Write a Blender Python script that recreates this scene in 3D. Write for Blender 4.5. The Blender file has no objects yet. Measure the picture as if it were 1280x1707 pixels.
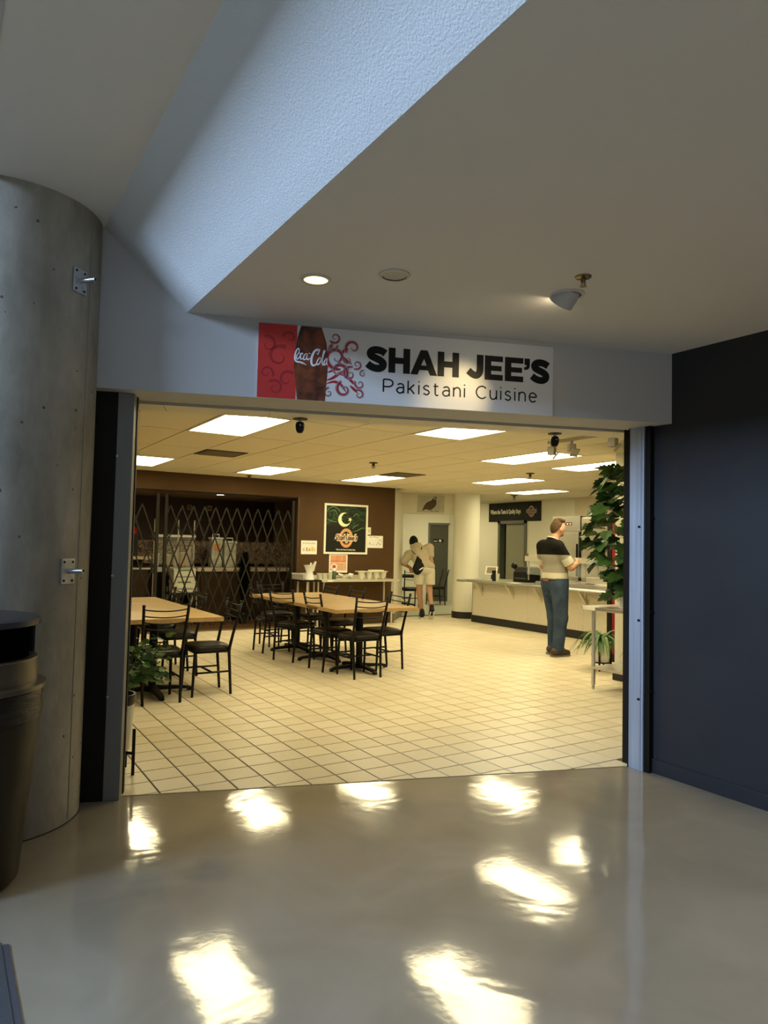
import bpy, bmesh, math, random
import numpy as np
from mathutils import Vector, Matrix
random.seed(7)
SC = bpy.context.scene
COL = SC.collection
R = math.radians

# ------------------------------------------------------------------ camera
CAMPOS = Vector((-1.0769, -4.035, 1.3946))
RT, UP, BK = Vector((.8486, -.5286, .0217)), Vector((-.0434, -.0286, .9986)), Vector((-.5273, -.8484, -.0472))
cd = bpy.data.cameras.new('camera'); cam = bpy.data.objects.new('camera', cd); COL.objects.link(cam)
cam.matrix_world = Matrix(((RT.x, UP.x, BK.x, CAMPOS.x), (RT.y, UP.y, BK.y, CAMPOS.y), (RT.z, UP.z, BK.z, CAMPOS.z), (0, 0, 0, 1)))
cd.sensor_fit = 'VERTICAL'; cd.sensor_height = 36.0; cd.lens = 1178.0 / 1707.0 * 36.0
cd.clip_start = .05; cd.clip_end = 100
SC.camera = cam

# ------------------------------------------------------------------ light and exposure
W = bpy.data.worlds.new('world'); SC.world = W; W.use_nodes = True
W.node_tree.nodes['Background'].inputs[0].default_value = (.50, .66, 1.0, 1)
W.node_tree.nodes['Background'].inputs[1].default_value = .12
def area(name, loc, target, sx, sy, power, col):
    l = bpy.data.lights.new(name, 'AREA'); l.shape = 'RECTANGLE'; l.size = sx; l.size_y = sy; l.energy = power; l.color = col
    o = bpy.data.objects.new(name, l); COL.objects.link(o); o.location = loc
    o.rotation_euler = (Vector(target) - Vector(loc)).to_track_quat('-Z', 'Y').to_euler()
    return o
# daylight entering through the tall atrium glazing, beyond the opening in the upper ceiling
area('atrium_daylight', (-8.8, -1.1, 5.0), (0, -1.4, 2.6), 4.0, 1.7, 1200, (.47, .67, 1.0))
area('entrance_daylight', (-3.0, -9.6, 2.0), (0, 0, 1.2), 5.0, 2.6, 25, (.70, .82, 1.0))
SC.view_settings.view_transform = 'Standard'; SC.view_settings.look = 'None'
SC.view_settings.exposure = 0.15; SC.view_settings.gamma = 1.0; SC.view_settings.use_curve_mapping = False
PANEL_POWER = 16.5
WARM = (1.0, .86, .50)

# ------------------------------------------------------------------ materials
MATS = {}
def M(name, c, rough=.6, metal=0.0, c2=None, ns=8.0, bump=0.0, bs=60.0, coat=0.0, stretch=None, emit=None, alpha=None, trans=None, spec=None, detail=4):
    if name in MATS: return MATS[name]
    m = bpy.data.materials.new(name); m.use_nodes = True; MATS[name] = m
    nt = m.node_tree; b = nt.nodes['Principled BSDF']
    b.inputs['Base Color'].default_value = (*c, 1); b.inputs['Roughness'].default_value = rough; b.inputs['Metallic'].default_value = metal
    if coat: b.inputs['Coat Weight'].default_value = coat; b.inputs['Coat Roughness'].default_value = .06
    if spec is not None: b.inputs['Specular IOR Level'].default_value = spec
    if trans: b.inputs['Transmission Weight'].default_value = trans
    if alpha is not None: b.inputs['Alpha'].default_value = alpha
    if emit: b.inputs['Emission Color'].default_value = (*emit[0], 1); b.inputs['Emission Strength'].default_value = emit[1]
    if c2 or bump:
        tc = nt.nodes.new('ShaderNodeTexCoord'); src = tc.outputs['Object']
        if stretch:
            mp = nt.nodes.new('ShaderNodeMapping'); mp.inputs['Scale'].default_value = stretch
            nt.links.new(src, mp.inputs[0]); src = mp.outputs[0]
        if c2:
            n = nt.nodes.new('ShaderNodeTexNoise'); n.inputs['Scale'].default_value = ns; n.inputs['Detail'].default_value = detail
            nt.links.new(src, n.inputs['Vector'])
            r = nt.nodes.new('ShaderNodeValToRGB'); r.color_ramp.elements[0].position = .35; r.color_ramp.elements[1].position = .65
            r.color_ramp.elements[0].color = (*c, 1); r.color_ramp.elements[1].color = (*c2, 1)
            nt.links.new(n.outputs['Fac'], r.inputs[0]); nt.links.new(r.outputs[0], b.inputs['Base Color'])
        if bump:
            n2 = nt.nodes.new('ShaderNodeTexNoise'); n2.inputs['Scale'].default_value = bs; n2.inputs['Detail'].default_value = 3
            nt.links.new(src, n2.inputs['Vector'])
            bp = nt.nodes.new('ShaderNodeBump'); bp.inputs['Strength'].default_value = bump; bp.inputs['Distance'].default_value = .01
            nt.links.new(n2.outputs['Fac'], bp.inputs['Height']); nt.links.new(bp.outputs[0], b.inputs['Normal'])
    return m

def epoxy_floor():
    m = M('polished_concrete', (.40, .36, .30), .16); nt = m.node_tree; b = nt.nodes['Principled BSDF']
    g = nt.nodes.new('ShaderNodeNewGeometry')
    n = nt.nodes.new('ShaderNodeTexNoise'); n.inputs['Scale'].default_value = 1.6; n.inputs['Detail'].default_value = 6; n.inputs['Distortion'].default_value = .8
    nt.links.new(g.outputs['Position'], n.inputs['Vector'])
    r = nt.nodes.new('ShaderNodeValToRGB'); r.color_ramp.elements[0].position = .3; r.color_ramp.elements[1].position = .72
    r.color_ramp.elements[0].color = (.235, .20, .145, 1); r.color_ramp.elements[1].color = (.33, .290, .218, 1)
    nt.links.new(n.outputs['Fac'], r.inputs[0]); nt.links.new(r.outputs[0], b.inputs['Base Color'])
    n2 = nt.nodes.new('ShaderNodeTexNoise'); n2.inputs['Scale'].default_value = 2.2; n2.inputs['Detail'].default_value = 2; n2.inputs['Distortion'].default_value = 1.2
    nt.links.new(g.outputs['Position'], n2.inputs['Vector'])
    n3 = nt.nodes.new('ShaderNodeTexNoise'); n3.inputs['Scale'].default_value = 38; n3.inputs['Detail'].default_value = 2
    nt.links.new(g.outputs['Position'], n3.inputs['Vector'])
    ad = nt.nodes.new('ShaderNodeMath'); ad.operation = 'MULTIPLY_ADD'; ad.inputs[1].default_value = .05
    nt.links.new(n3.outputs['Fac'], ad.inputs[0]); nt.links.new(n2.outputs['Fac'], ad.inputs[2])
    bp = nt.nodes.new('ShaderNodeBump'); bp.inputs['Strength'].default_value = .12; bp.inputs['Distance'].default_value = .02
    nt.links.new(ad.outputs[0], bp.inputs['Height']); nt.links.new(bp.outputs[0], b.inputs['Normal'])
    b.inputs['Roughness'].default_value = .085; b.inputs['Specular IOR Level'].default_value = .62
    return m
def tile_mat():
    m = M('cream_floor_tile', (.66, .58, .43), .38); nt = m.node_tree; b = nt.nodes['Principled BSDF']
    g = nt.nodes.new('ShaderNodeNewGeometry')
    sc = nt.nodes.new('ShaderNodeVectorMath'); sc.operation = 'MULTIPLY'; sc.inputs[1].default_value = (5, 5, 0)
    fl = nt.nodes.new('ShaderNodeVectorMath'); fl.operation = 'FLOOR'
    wn = nt.nodes.new('ShaderNodeTexWhiteNoise')
    nt.links.new(g.outputs['Position'], sc.inputs[0]); nt.links.new(sc.outputs[0], fl.inputs[0]); nt.links.new(fl.outputs[0], wn.inputs['Vector'])
    r = nt.nodes.new('ShaderNodeValToRGB'); r.color_ramp.elements[0].color = (.66, .575, .40, 1); r.color_ramp.elements[1].color = (.75, .665, .48, 1)
    nt.links.new(wn.outputs['Value'], r.inputs[0])
    n = nt.nodes.new('ShaderNodeTexNoise'); n.inputs['Scale'].default_value = 14; n.inputs['Detail'].default_value = 4
    nt.links.new(g.outputs['Position'], n.inputs['Vector'])
    mx = nt.nodes.new('ShaderNodeMix'); mx.data_type = 'RGBA'; mx.blend_type = 'MULTIPLY'; mx.inputs[0].default_value = .25
    nt.links.new(r.outputs[0], mx.inputs[6]); nt.links.new(n.outputs['Color'], mx.inputs[7]); 
    hs = nt.nodes.new('ShaderNodeMapRange'); hs.inputs[3].default_value = .8; hs.inputs[4].default_value = 1.1
    nt.links.new(n.outputs['Fac'], hs.inputs[0]); nt.links.new(hs.outputs[0], mx.inputs[7]); nt.links.new(mx.outputs[2], b.inputs['Base Color'])
    return m
def concrete_mat():
    m = M('raw_concrete', (.30, .29, .26), .72); nt = m.node_tree; b = nt.nodes['Principled BSDF']
    tc = nt.nodes.new('ShaderNodeTexCoord')
    n = nt.nodes.new('ShaderNodeTexNoise'); n.inputs['Scale'].default_value = 3.0; n.inputs['Detail'].default_value = 8; n.inputs['Roughness'].default_value = .65
    mp = nt.nodes.new('ShaderNodeMapping'); mp.inputs['Scale'].default_value = (1.2, 1.2, .5)
    nt.links.new(tc.outputs['Object'], mp.inputs[0]); nt.links.new(mp.outputs[0], n.inputs['Vector'])
    r = nt.nodes.new('ShaderNodeValToRGB'); r.color_ramp.elements[0].position = .3; r.color_ramp.elements[1].position = .7
    r.color_ramp.elements[0].color = (.19, .17, .13, 1); r.color_ramp.elements[1].color = (.43, .395, .32, 1)
    nt.links.new(n.outputs['Fac'], r.inputs[0])
    v = nt.nodes.new('ShaderNodeTexVoronoi'); v.inputs['Scale'].default_value = 13; v.inputs['Randomness'].default_value = 1
    nt.links.new(tc.outputs['Object'], v.inputs['Vector'])
    lt = nt.nodes.new('ShaderNodeMath'); lt.operation = 'LESS_THAN'; lt.inputs[1].default_value = .1
    nt.links.new(v.outputs['Distance'], lt.inputs[0])
    n4 = nt.nodes.new('ShaderNodeTexNoise'); n4.inputs['Scale'].default_value = 5
    nt.links.new(tc.outputs['Object'], n4.inputs['Vector'])
    gt = nt.nodes.new('ShaderNodeMath'); gt.operation = 'GREATER_THAN'; gt.inputs[1].default_value = .52
    nt.links.new(n4.outputs['Fac'], gt.inputs[0])
    ml = nt.nodes.new('ShaderNodeMath'); ml.operation = 'MULTIPLY'; nt.links.new(lt.outputs[0], ml.inputs[0]); nt.links.new(gt.outputs[0], ml.inputs[1])
    mx = nt.nodes.new('ShaderNodeMix'); mx.data_type = 'RGBA'; mx.inputs[7].default_value = (.10, .085, .065, 1)
    nt.links.new(ml.outputs[0], mx.inputs[0]); nt.links.new(r.outputs[0], mx.inputs[6]); nt.links.new(mx.outputs[2], b.inputs['Base Color'])
    sb = nt.nodes.new('ShaderNodeMath'); sb.operation = 'SUBTRACT'; nt.links.new(n.outputs['Fac'], sb.inputs[0]); nt.links.new(ml.outputs[0], sb.inputs[1])
    bp = nt.nodes.new('ShaderNodeBump'); bp.inputs['Strength'].default_value = .35; bp.inputs['Distance'].default_value = .01
    nt.links.new(sb.outputs[0], bp.inputs['Height']); nt.links.new(bp.outputs[0], b.inputs['Normal'])
    return m
def band_mat(name, stops, axis='Z'):          # woven colour bands along one object axis
    m = M(name, stops[0][1], .85, spec=.1); nt = m.node_tree; b = nt.nodes['Principled BSDF']
    tc = nt.nodes.new('ShaderNodeTexCoord'); sx = nt.nodes.new('ShaderNodeSeparateXYZ'); nt.links.new(tc.outputs['Object'], sx.inputs[0])
    r = nt.nodes.new('ShaderNodeValToRGB'); r.color_ramp.interpolation = 'CONSTANT'
    dv = nt.nodes.new('ShaderNodeMath'); dv.operation = 'DIVIDE'; dv.inputs[1].default_value = 2.0
    nt.links.new(sx.outputs[axis], dv.inputs[0]); nt.links.new(dv.outputs[0], r.inputs[0])
    e = r.color_ramp.elements
    while len(e) < len(stops): e.new(.5)
    for el, (p, c) in zip(e, stops): el.position = p / 2.0; el.color = (*c, 1)
    nt.links.new(r.outputs[0], b.inputs['Base Color'])
    return m

FLOOR_M = epoxy_floor(); TILE_M = tile_mat(); CONC_M = concrete_mat(); CONC_M.node_tree.nodes['Principled BSDF'].inputs['Specular IOR Level'].default_value = .2
GROUT = M('grout', (.12, .085, .042), .9)
WHITE_P = M('white_paint', (.46, .455, .44), .7, bump=.06, bs=220)
CEIL_P = M('lobby_ceiling_paint', (.68, .65, .60), .85, bump=.08, bs=180)
SLATE = M('slate_wall_paint', (.026, .026, .028), .45, c2=(.030, .030, .032), ns=3, spec=.22, bump=.05, bs=150)
SLATE_B = M('slate_base', (.022, .024, .028), .35)
BROWN = M('brown_wall_paint', (.068, .034, .0095), .7, c2=(.076, .038, .011), ns=2, spec=.25)
CREAM = M('cream_wall_paint', (.70, .68, .56), .65)
HALLW = M('hall_white_paint', (.78, .77, .66), .65)
CTILE = M('ceiling_board', (.76, .69, .52), .9, c2=(.80, .73, .56), ns=90, bump=.15, bs=400)
CDARK = M('ceiling_gap', (.05, .035, .015), .9)
STEEL = M('brushed_steel', (.55, .54, .51), .32, .9, c2=(.62, .61, .58), ns=30, stretch=(1, 1, 20))
STEEL2 = M('steel_channel', (.33, .37, .43), .42, .25, c2=(.43, .47, .54), ns=5, stretch=(9, 9, .25), detail=2)
ZINC = M('zinc_plate', (.50, .50, .49), .42, .7, c2=(.40, .40, .39), ns=25)
BLACKM = M('black_metal', (.007, .006, .005), .45, spec=.2)
BLACKV = M('black_vinyl', (.011, .010, .008), .40, spec=.28)
BLACKP = M('black_plastic', (.009, .009, .009), .42, spec=.25)
DARKT = M('dark_trim', (.016, .013, .009), .6, spec=.12)
RUBBER = M('black_rubber_base', (.012, .012, .012), .6)
WOOD = M('butcher_block', (.42, .275, .11), .33, c2=(.52, .36, .16), ns=4, stretch=(.5, 7, 2), detail=2)
WOODE = M('butcher_block_edge', (.42, .26, .10), .4, c2=(.54, .36, .16), ns=30, stretch=(3, 9, 1))
WHITEPL = M('white_plastic', (.74, .73, .68), .45)
PAPER = M('white_paper', (.78, .77, .70), .8)
GLASS = M('clear_glass', (.9, .93, .9), .05, alpha=.18)
EMIT = M('panel_diffuser', (.9, .9, .85), .6, emit=(WARM, PANEL_POWER))
GREEN = M('leaf_green', (.035, .10, .022), .6, c2=(.055, .15, .03), ns=12)
GREEN2 = M('leaf_dark_green', (.022, .068, .024), .5, c2=(.042, .115, .034), ns=12)
GREEN3 = M('leaf_light_green', (.11, .19, .04), .6, c2=(.09, .17, .03), ns=12)
STEM = M('plant_stem', (.16, .12, .06), .7)
SOIL = M('potting_soil', (.03, .02, .012), .95)
SKIN = M('skin', (.52, .27, .17), .55, c2=(.56, .30, .19), ns=12)

# ------------------------------------------------------------------ mesh helpers
class MB:
    def __init__(s): s.v = []; s.f = []
    def add(s, vs, fs):
        o = len(s.v); s.v += [tuple(p) for p in vs]; s.f += [tuple(i + o for i in f) for f in fs]; return s
    def box(s, x0, x1, y0, y1, z0, z1):
        return s.add([(x0,y0,z0),(x1,y0,z0),(x1,y1,z0),(x0,y1,z0),(x0,y0,z1),(x1,y0,z1),(x1,y1,z1),(x0,y1,z1)],
                     [(3,2,1,0),(4,5,6,7),(0,1,5,4),(1,2,6,5),(2,3,7,6),(3,0,4,7)])
    def cyl(s, p0, p1, r0, r1=None, n=12, caps=True):
        r1 = r0 if r1 is None else r1; p0 = Vector(p0); p1 = Vector(p1); ax = (p1 - p0)
        q = ax.to_track_quat('Z', 'Y'); vs = []
        for p, r in ((p0, r0), (p1, r1)):
            for i in range(n):
                a = 2 * math.pi * i / n; vs.append(p + q @ Vector((r * math.cos(a), r * math.sin(a), 0)))
        fs = [(i, (i + 1) % n, n + (i + 1) % n, n + i) for i in range(n)]
        if caps: fs += [tuple(range(n - 1, -1, -1)), tuple(range(n, 2 * n))]
        return s.add(vs, fs)
    def tube(s, pts, r, n=8, caps=True):
        pts = [Vector(p) for p in pts]; rs = r if isinstance(r, (list, tuple)) else [r] * len(pts); vs = []; m = len(pts)
        t0 = (pts[1] - pts[0]).normalized(); ref = Vector((0, 0, 1)) if abs(t0.z) < .9 else Vector((1, 0, 0))
        nrm = t0.cross(ref).normalized()
        for k, p in enumerate(pts):
            t = ((pts[min(k + 1, m - 1)] - pts[max(k - 1, 0)])).normalized()
            nrm = (nrm - t * nrm.dot(t)).normalized(); bi = t.cross(nrm)
            for i in range(n):
                a = 2 * math.pi * i / n; vs.append(p + (nrm * math.cos(a) + bi * math.sin(a)) * rs[k])
        fs = [(k * n + i, k * n + (i + 1) % n, (k + 1) * n + (i + 1) % n, (k + 1) * n + i) for k in range(m - 1) for i in range(n)]
        if caps: fs += [tuple(range(n - 1, -1, -1)), tuple(range((m - 1) * n, m * n))]
        return s.add(vs, fs)
    def lathe(s, prof, n=24, c=(0, 0), close=True):
        vs = []; m = len(prof)
        for r, z in prof:
            for i in range(n):
                a = 2 * math.pi * i / n; vs.append((c[0] + r * math.cos(a), c[1] + r * math.sin(a), z))
        fs = [(k * n + i, k * n + (i + 1) % n, (k + 1) * n + (i + 1) % n, (k + 1) * n + i) for k in range(m - 1) for i in range(n)]
        if close: fs += [tuple(range(n - 1, -1, -1)), tuple(range((m - 1) * n, m * n))]
        return s.add(vs, fs)
    def prism(s, poly, z0, z1):
        n = len(poly); vs = [(x, y, z0) for x, y in poly] + [(x, y, z1) for x, y in poly]
        return s.add(vs, [tuple(range(n - 1, -1, -1)), tuple(range(n, 2 * n))] + [(i, (i + 1) % n, n + (i + 1) % n, n + i) for i in range(n)])
    def wallpoly(s, poly, y0, y1):            # polygon in x/z, extruded along y
        n = len(poly); vs = [(x, y0, z) for x, z in poly] + [(x, y1, z) for x, z in poly]
        return s.add(vs, [tuple(range(n)), tuple(range(2 * n - 1, n - 1, -1))] + [(i, n + i, n + (i + 1) % n, (i + 1) % n) for i in range(n)])
    def flat(s, poly, y):                     # flat print facing -y
        o = len(s.v); s.v += [(x, y, z) for x, z in poly]; s.f.append(tuple(range(o, o + len(poly)))); return s
    def ribbon(s, pts, w, y):                 # thick 2-D stroke facing -y
        pts = [Vector((p[0], p[1])) for p in pts]; m = len(pts); ws = w if isinstance(w, (list, tuple)) else [w] * m; o = len(s.v)
        for k, p in enumerate(pts):
            t = (pts[min(k + 1, m - 1)] - pts[max(k - 1, 0)]).normalized(); n = Vector((-t.y, t.x)) * ws[k] * .5
            s.v += [(p.x + n.x, y, p.y + n.y), (p.x - n.x, y, p.y - n.y)]
        s.f += [(o + 2 * k, o + 2 * k + 1, o + 2 * k + 3, o + 2 * k + 2) for k in range(m - 1)]; return s
    def mesh(s, name, smooth=False, bevel=0.0, seg=2):
        me = bpy.data.meshes.new(name); me.from_pydata(s.v, [], s.f); me.update()
        bm = bmesh.new(); bm.from_mesh(me)
        bmesh.ops.recalc_face_normals(bm, faces=bm.faces)
        if bevel:
            es = [e for e in bm.edges if len(e.link_faces) == 2 and e.calc_face_angle(0) > .6]
            bmesh.ops.bevel(bm, geom=es, offset=bevel, segments=seg, affect='EDGES', profile=.6, clamp_overlap=True)
        bm.to_mesh(me); bm.free()
        if smooth:
            for p in me.polygons: p.use_smooth = True
            if smooth == 'auto':
                me.set_sharp_from_angle(angle=R(38))
        return me
    def build(s, name, mat, parent=None, smooth=False, bevel=0.0, seg=2, loc=None):
        return link(name, s.mesh(name, smooth, bevel, seg), mat, parent, loc)
def link(name, me, mat, parent=None, loc=None):
    if mat is not None and not me.materials: me.materials.append(mat)
    o = bpy.data.objects.new(name, me); COL.objects.link(o); o.parent = parent
    if loc is not None: o.location = loc
    return o
def tag(o, label, cat, group=None):
    o['label'] = label; o['category'] = cat
    if group: o['group'] = group
    return o
def thing(name, label, cat, loc=(0, 0, 0), rz=0.0, group=None):
    o = bpy.data.objects.new(name, None); COL.objects.link(o); o.location = loc; o.rotation_euler = (0, 0, rz); o.empty_display_size = .1
    return tag(o, label, cat, group)
def struct(o): o['kind'] = 'structure'; return o
def senv(name, loc=(0, 0, 0), rz=0.0):
    o = bpy.data.objects.new(name, None); COL.objects.link(o); o.location = loc; o.rotation_euler = (0, 0, rz); return struct(o)
def copy_tree(o, parent=None):
    c = o.copy(); COL.objects.link(c); c.parent = parent
    for ch in list(o.children): copy_tree(ch, c)
    return c
def clip(poly, a, b, c):                      # keep a*x+b*y+c >= 0
    out = []
    for i, p in enumerate(poly):
        q = poly[(i + 1) % len(poly)]; dp = a * p[0] + b * p[1] + c; dq = a * q[0] + b * q[1] + c
        if dp >= 0: out.append(p)
        if (dp >= 0) != (dq >= 0):
            t = dp / (dp - dq); out.append((p[0] + t * (q[0] - p[0]), p[1] + t * (q[1] - p[1])))
    return out
def parea(p): return .5 * sum(p[i][0] * p[(i + 1) % len(p)][1] - p[(i + 1) % len(p)][0] * p[i][1] for i in range(len(p)))
def text2d(s, size, bold=0.0, align='LEFT', shear=0.0, spacing=1.0):
    cu = bpy.data.curves.new('lettering', 'FONT'); cu.body = s; cu.size = size; cu.align_x = align; cu.offset = bold; cu.shear = shear; cu.space_character = spacing
    cu.resolution_u = 3; cu.fill_mode = 'FRONT'
    o = bpy.data.objects.new('lettering', cu); COL.objects.link(o)
    dg = bpy.context.evaluated_depsgraph_get(); me = bpy.data.meshes.new_from_object(o.evaluated_get(dg))
    vs = [(v.co.x, v.co.y) for v in me.vertices]; fs = [tuple(p.vertices) for p in me.polygons]
    bpy.data.objects.remove(o); bpy.data.curves.remove(cu); bpy.data.meshes.remove(me)
    return vs, fs
def put_text(mb, s, x, z, y, size, width=None, **k):
    vs, fs = text2d(s, size, **k)
    if width:
        x0 = min(v[0] for v in vs); x1 = max(v[0] for v in vs); f = width / (x1 - x0); vs = [((v[0] - x0) * f, v[1]) for v in vs]
    mb.add([(x + a, y, z + b) for a, b in vs], fs); return mb

# ------------------------------------------------------------------ the setting: lobby
ZC = 2.457            # dining ceiling
ZL, ZU = 2.645, 3.065 # lobby ceilings
HX, HY = -.42, -.063  # left end of the header face; the header runs 20 degrees off the room's axes
E_ = Vector((math.cos(R(-20)), math.sin(R(-20)))); N_ = Vector((math.sin(R(20)), math.cos(R(20))))
def hp(u, d): p = Vector((HX, HY)) + E_ * u + N_ * d; return (p.x, p.y)
T0, T1 = (-.2, .03), (2.73, -.93)             # threshold between polished concrete and tiles
td = Vector((T1[0] - T0[0], T1[1] - T0[1])).normalized(); tn = Vector((-td.y, td.x)); tc_ = -(tn.x * T0[0] + tn.y * T0[1])
def thr(x): return T0[1] + (x - T0[0]) * td.y / td.x

f = MB().prism([(-10, -10), (2.95, -10), (2.95, thr(2.95)), (-10, thr(-10))], -.12, 0).build('floor', FLOOR_M); struct(f)
o = MB().prism([hp(-4.2, -.0), hp(-4.2, .12), hp(-.02, .12), hp(-.02, .0)], 0, 7).build('wall_left', WHITE_P); struct(o)
# header over the opening with the slot of the roller gate and the panelled soffit behind it
hdr = senv('wall_header', (HX, HY, 0), R(-20))
MB().box(-.6, 3.43, 0, .30, 2.2, ZU + .12).build('header_face', WHITE_P, hdr)
MB().box(-.02, 3.40, .30, .40, 2.225, 2.75).build('gate_slot', DARKT, hdr)
for i, (a, b) in enumerate([(-.02, .30), (.303, .93), (.933, 1.56), (1.563, 2.19), (2.193, 2.82), (2.823, 3.40)]):
    MB().box(a, b, .40, .62, 2.2, 2.225).build('soffit_panel', CTILE, hdr)
MB().box(-.02, 3.40, .40, .615, 2.226, 2.75).build('soffit_core', CDARK, hdr)
# left guide and dark reveal
t = senv('trim_1', (HX, HY, 0), R(-20))
MB().box(-.02, .093, .095, .30, 0, 2.2).build('dark_reveal', DARKT, t)
g = MB().box(.093, .178, .10, .29, 0, 2.2).build('guide_channel', M('grey_channel', (.20, .195, .175), .6, .1), t, bevel=.004)
MB().box(.178, .184, .20, .24, 0, 2.2).build('guide_lip', DARKT, t)
for z in (.55, 1.2, 1.85): MB().cyl((.10, .099, z), (.10, .094, z), .007, n=8).build('bolt', ZINC, t)
# right guide
t = senv('trim_2')
MB().box(2.735, 2.79, -1.062, -.952, 0, 2.2).build('guide_channel', STEEL2, t, bevel=.003)
MB().box(2.732, 2.79, -.952, -.946, 0, 2.2).build('guide_lip', BLACKM, t)
MB().box(2.731, 2.735, -1.045, -1.03, 0, 2.2).build('guide_rib', STEEL2, t)
MB().box(2.748, 2.80, -1.102, -1.062, 0, 2.2).build('black_angle', BLACKM, t)
for z in (.45, .95, 1.55): 
    MB().cyl((2.735, -1.035, z), (2.722, -1.035, z), .008, n=8).build('bolt', BLACKM, t)
    MB().cyl((2.765, -1.102, z + .06), (2.765, -1.110, z + .06), .007, n=8).build('bolt', BLACKM, t)
MB().box(2.79, 2.95, -1.1, -.86, 0, 2.6).build('guide_wall', DARKT, t)
o = MB().box(2.787, 2.95, -10, -1.09, 0, ZL + .1).build('wall_right', SLATE); struct(o)
o = MB().box(2.775, 2.787, -10, -1.10, 0, .088).build('baseboard_right', SLATE_B, bevel=.003); struct(o)
o = MB().prism([(.01, -10), (2.95, -10), (2.95, hp(3.6, .1)[1]), hp(.46, .1), (.01, -.09)], ZL, ZL + .12).build('ceiling_low', CEIL_P); struct(o)
o = MB().box(-.99, -.40, -10, .4, ZU, ZU + .15).build('ceiling_upper', CEIL_P); struct(o)
o = MB().wallpoly([(-.418, ZU + .002), (0, ZL - .0005), (.0102, ZL - .0005), (.0102, ZU + .12), (-.418, ZU + .12)], -10, .12).build('trim_3', M('slanted_fascia_paint', (.66, .66, .64), .55, bump=.35, bs=130)); struct(o)
o = MB().box(-1.004, -.99, -10, .4, ZU - .004, ZU + .15).build('trim_4', WHITE_P); struct(o)
o = MB().box(-1.03, -1.004, -10, .4, ZU + .01, ZU + .15).build('trim_5', BLACKM); struct(o)
# atrium shell beyond the frame
o = MB().box(-10, -1.03, -10, 4, 7.0, 7.1).build('ceiling_atrium', CEIL_P); struct(o)
o = MB().box(-1.03, -.9, -10, .4, ZU + .15, 7).build('wall_atrium', CEIL_P); struct(o)
for k, yy in enumerate((-10, -7.2, -4.4, -1.6, 1.2)):
    o = MB().box(-9.1, -9.0, yy - .06, yy + .06, 0, 7).build('window_%d' % (k + 1), BLACKM); struct(o)
o = MB().box(-9.1, -9.0, -10, 4, 0, .9).build('wall_sill', CEIL_P); struct(o)
o = MB().box(-.1, 2.95, -10.1, -10, 0, 3.2).build('wall_entry', CEIL_P); struct(o)

# ------------------------------------------------------------------ the setting: dining room
XB, YB = 9.9, 6.97
tiles = senv('floor_tiled')
MB().prism([(-3.2, thr(-3.2)), (2.95, thr(2.95)), (2.95, -1.0), (XB, -1.0), (XB, 8.6), (-3.2, 8.6)], -.12, -.004).build('grout_bed', GROUT, tiles)
def campx(w):
    d = Vector(w) - CAMPOS; z = -d.dot(BK)
    if z < .1: return None
    return 640 + 1178 * d.dot(RT) / z, 853.5 - 1178 * d.dot(UP) / z, z
g = .0044; full = []; cut = []
for i in range(-14, 50):
    for j in range(-6, 42):
        x0, y0 = i * .2, j * .2
        if y0 + .2 > (YB + .03 if x0 < 6.0 else 7.75) or x0 > 7.5 + (2.4 if y0 > 6.4 else 0): continue
        p = [(x0 + g, y0 + g), (x0 + .2 - g, y0 + g), (x0 + .2 - g, y0 + .2 - g), (x0 + g, y0 + .2 - g)]
        q = clip(p, tn.x, tn.y, tc_ - .002)
        if len(q) < 3 or parea(q) < .0004: continue
        c = (x0 + .1, y0 + .1, 0); px = campx(c)
        if px is None or px[0] < 150 or px[0] > 1080: continue
        vis = 185 < px[0] < 1050 and px[1] < 1345
        (full if len(q) == 4 and abs(parea(q) - (.2 - 2 * g) ** 2) < 1e-6 else cut).append((px[2] if vis else 99, q, (x0 + .1, y0 + .1)))
def tile_geo(mb, q, cx=0, cy=0):
    n = len(q); mx = sum(p[0] for p in q) / n; my = sum(p[1] for p in q) / n
    ins = [(mx + (p[0] - mx) * .982, my + (p[1] - my) * .982) for p in q]
    vs = [(p[0] - cx, p[1] - cy, -.006) for p in q] + [(p[0] - cx, p[1] - cy, -.0016) for p in q] + [(p[0] - cx, p[1] - cy, 0) for p in ins]
    fs = [(i, (i + 1) % n, n + (i + 1) % n, n + i) for i in range(n)] + [(n + i, n + (i + 1) % n, 2 * n + (i + 1) % n, 2 * n + i) for i in range(n)] + [tuple(range(2 * n, 3 * n))]
    return mb.add(vs, fs)
near = sorted(full, key=lambda a: a[0]); nshow = 300 - len([c for c in cut if c[0] < 90])
q0 = [(-.1 + g, -.1 + g), (.1 - g, -.1 + g), (.1 - g, .1 - g), (-.1 + g, .1 - g)]
tme = tile_geo(MB(), q0).mesh('tile')
for a in near[:nshow]: link('tile', tme, TILE_M, tiles, (a[2][0], a[2][1], 0))
for a in cut:
    if a[0] < 90: link('tile', tile_geo(MB(), a[1], *a[2]).mesh('tile'), TILE_M, tiles, (a[2][0], a[2][1], 0))
rest = MB()
for a in near[nshow:]: tile_geo(rest, a[1])
o = rest.build('tile_field', TILE_M, tiles); o['kind'] = 'stuff'
o = MB().prism([(6.0, 7.8), (8.4, 7.8), (8.4, 7.2), (12.5, 7.2), (12.5, 13), (6.0, 13)], -.1, -.001).build('floor_hall', M('hall_vinyl', (.46, .47, .36), .35, c2=(.50, .51, .40), ns=4)); struct(o)
o = MB().prism([(T0[0] + .01, T0[1] - .010), (T1[0], T1[1] - .010), (T1[0], T1[1] + .003), (T0[0] + .01, T0[1] + .003)], -.01, .0012).build('trim_8', M('threshold_dark', (.10, .08, .05), .6)); struct(o)
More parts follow.
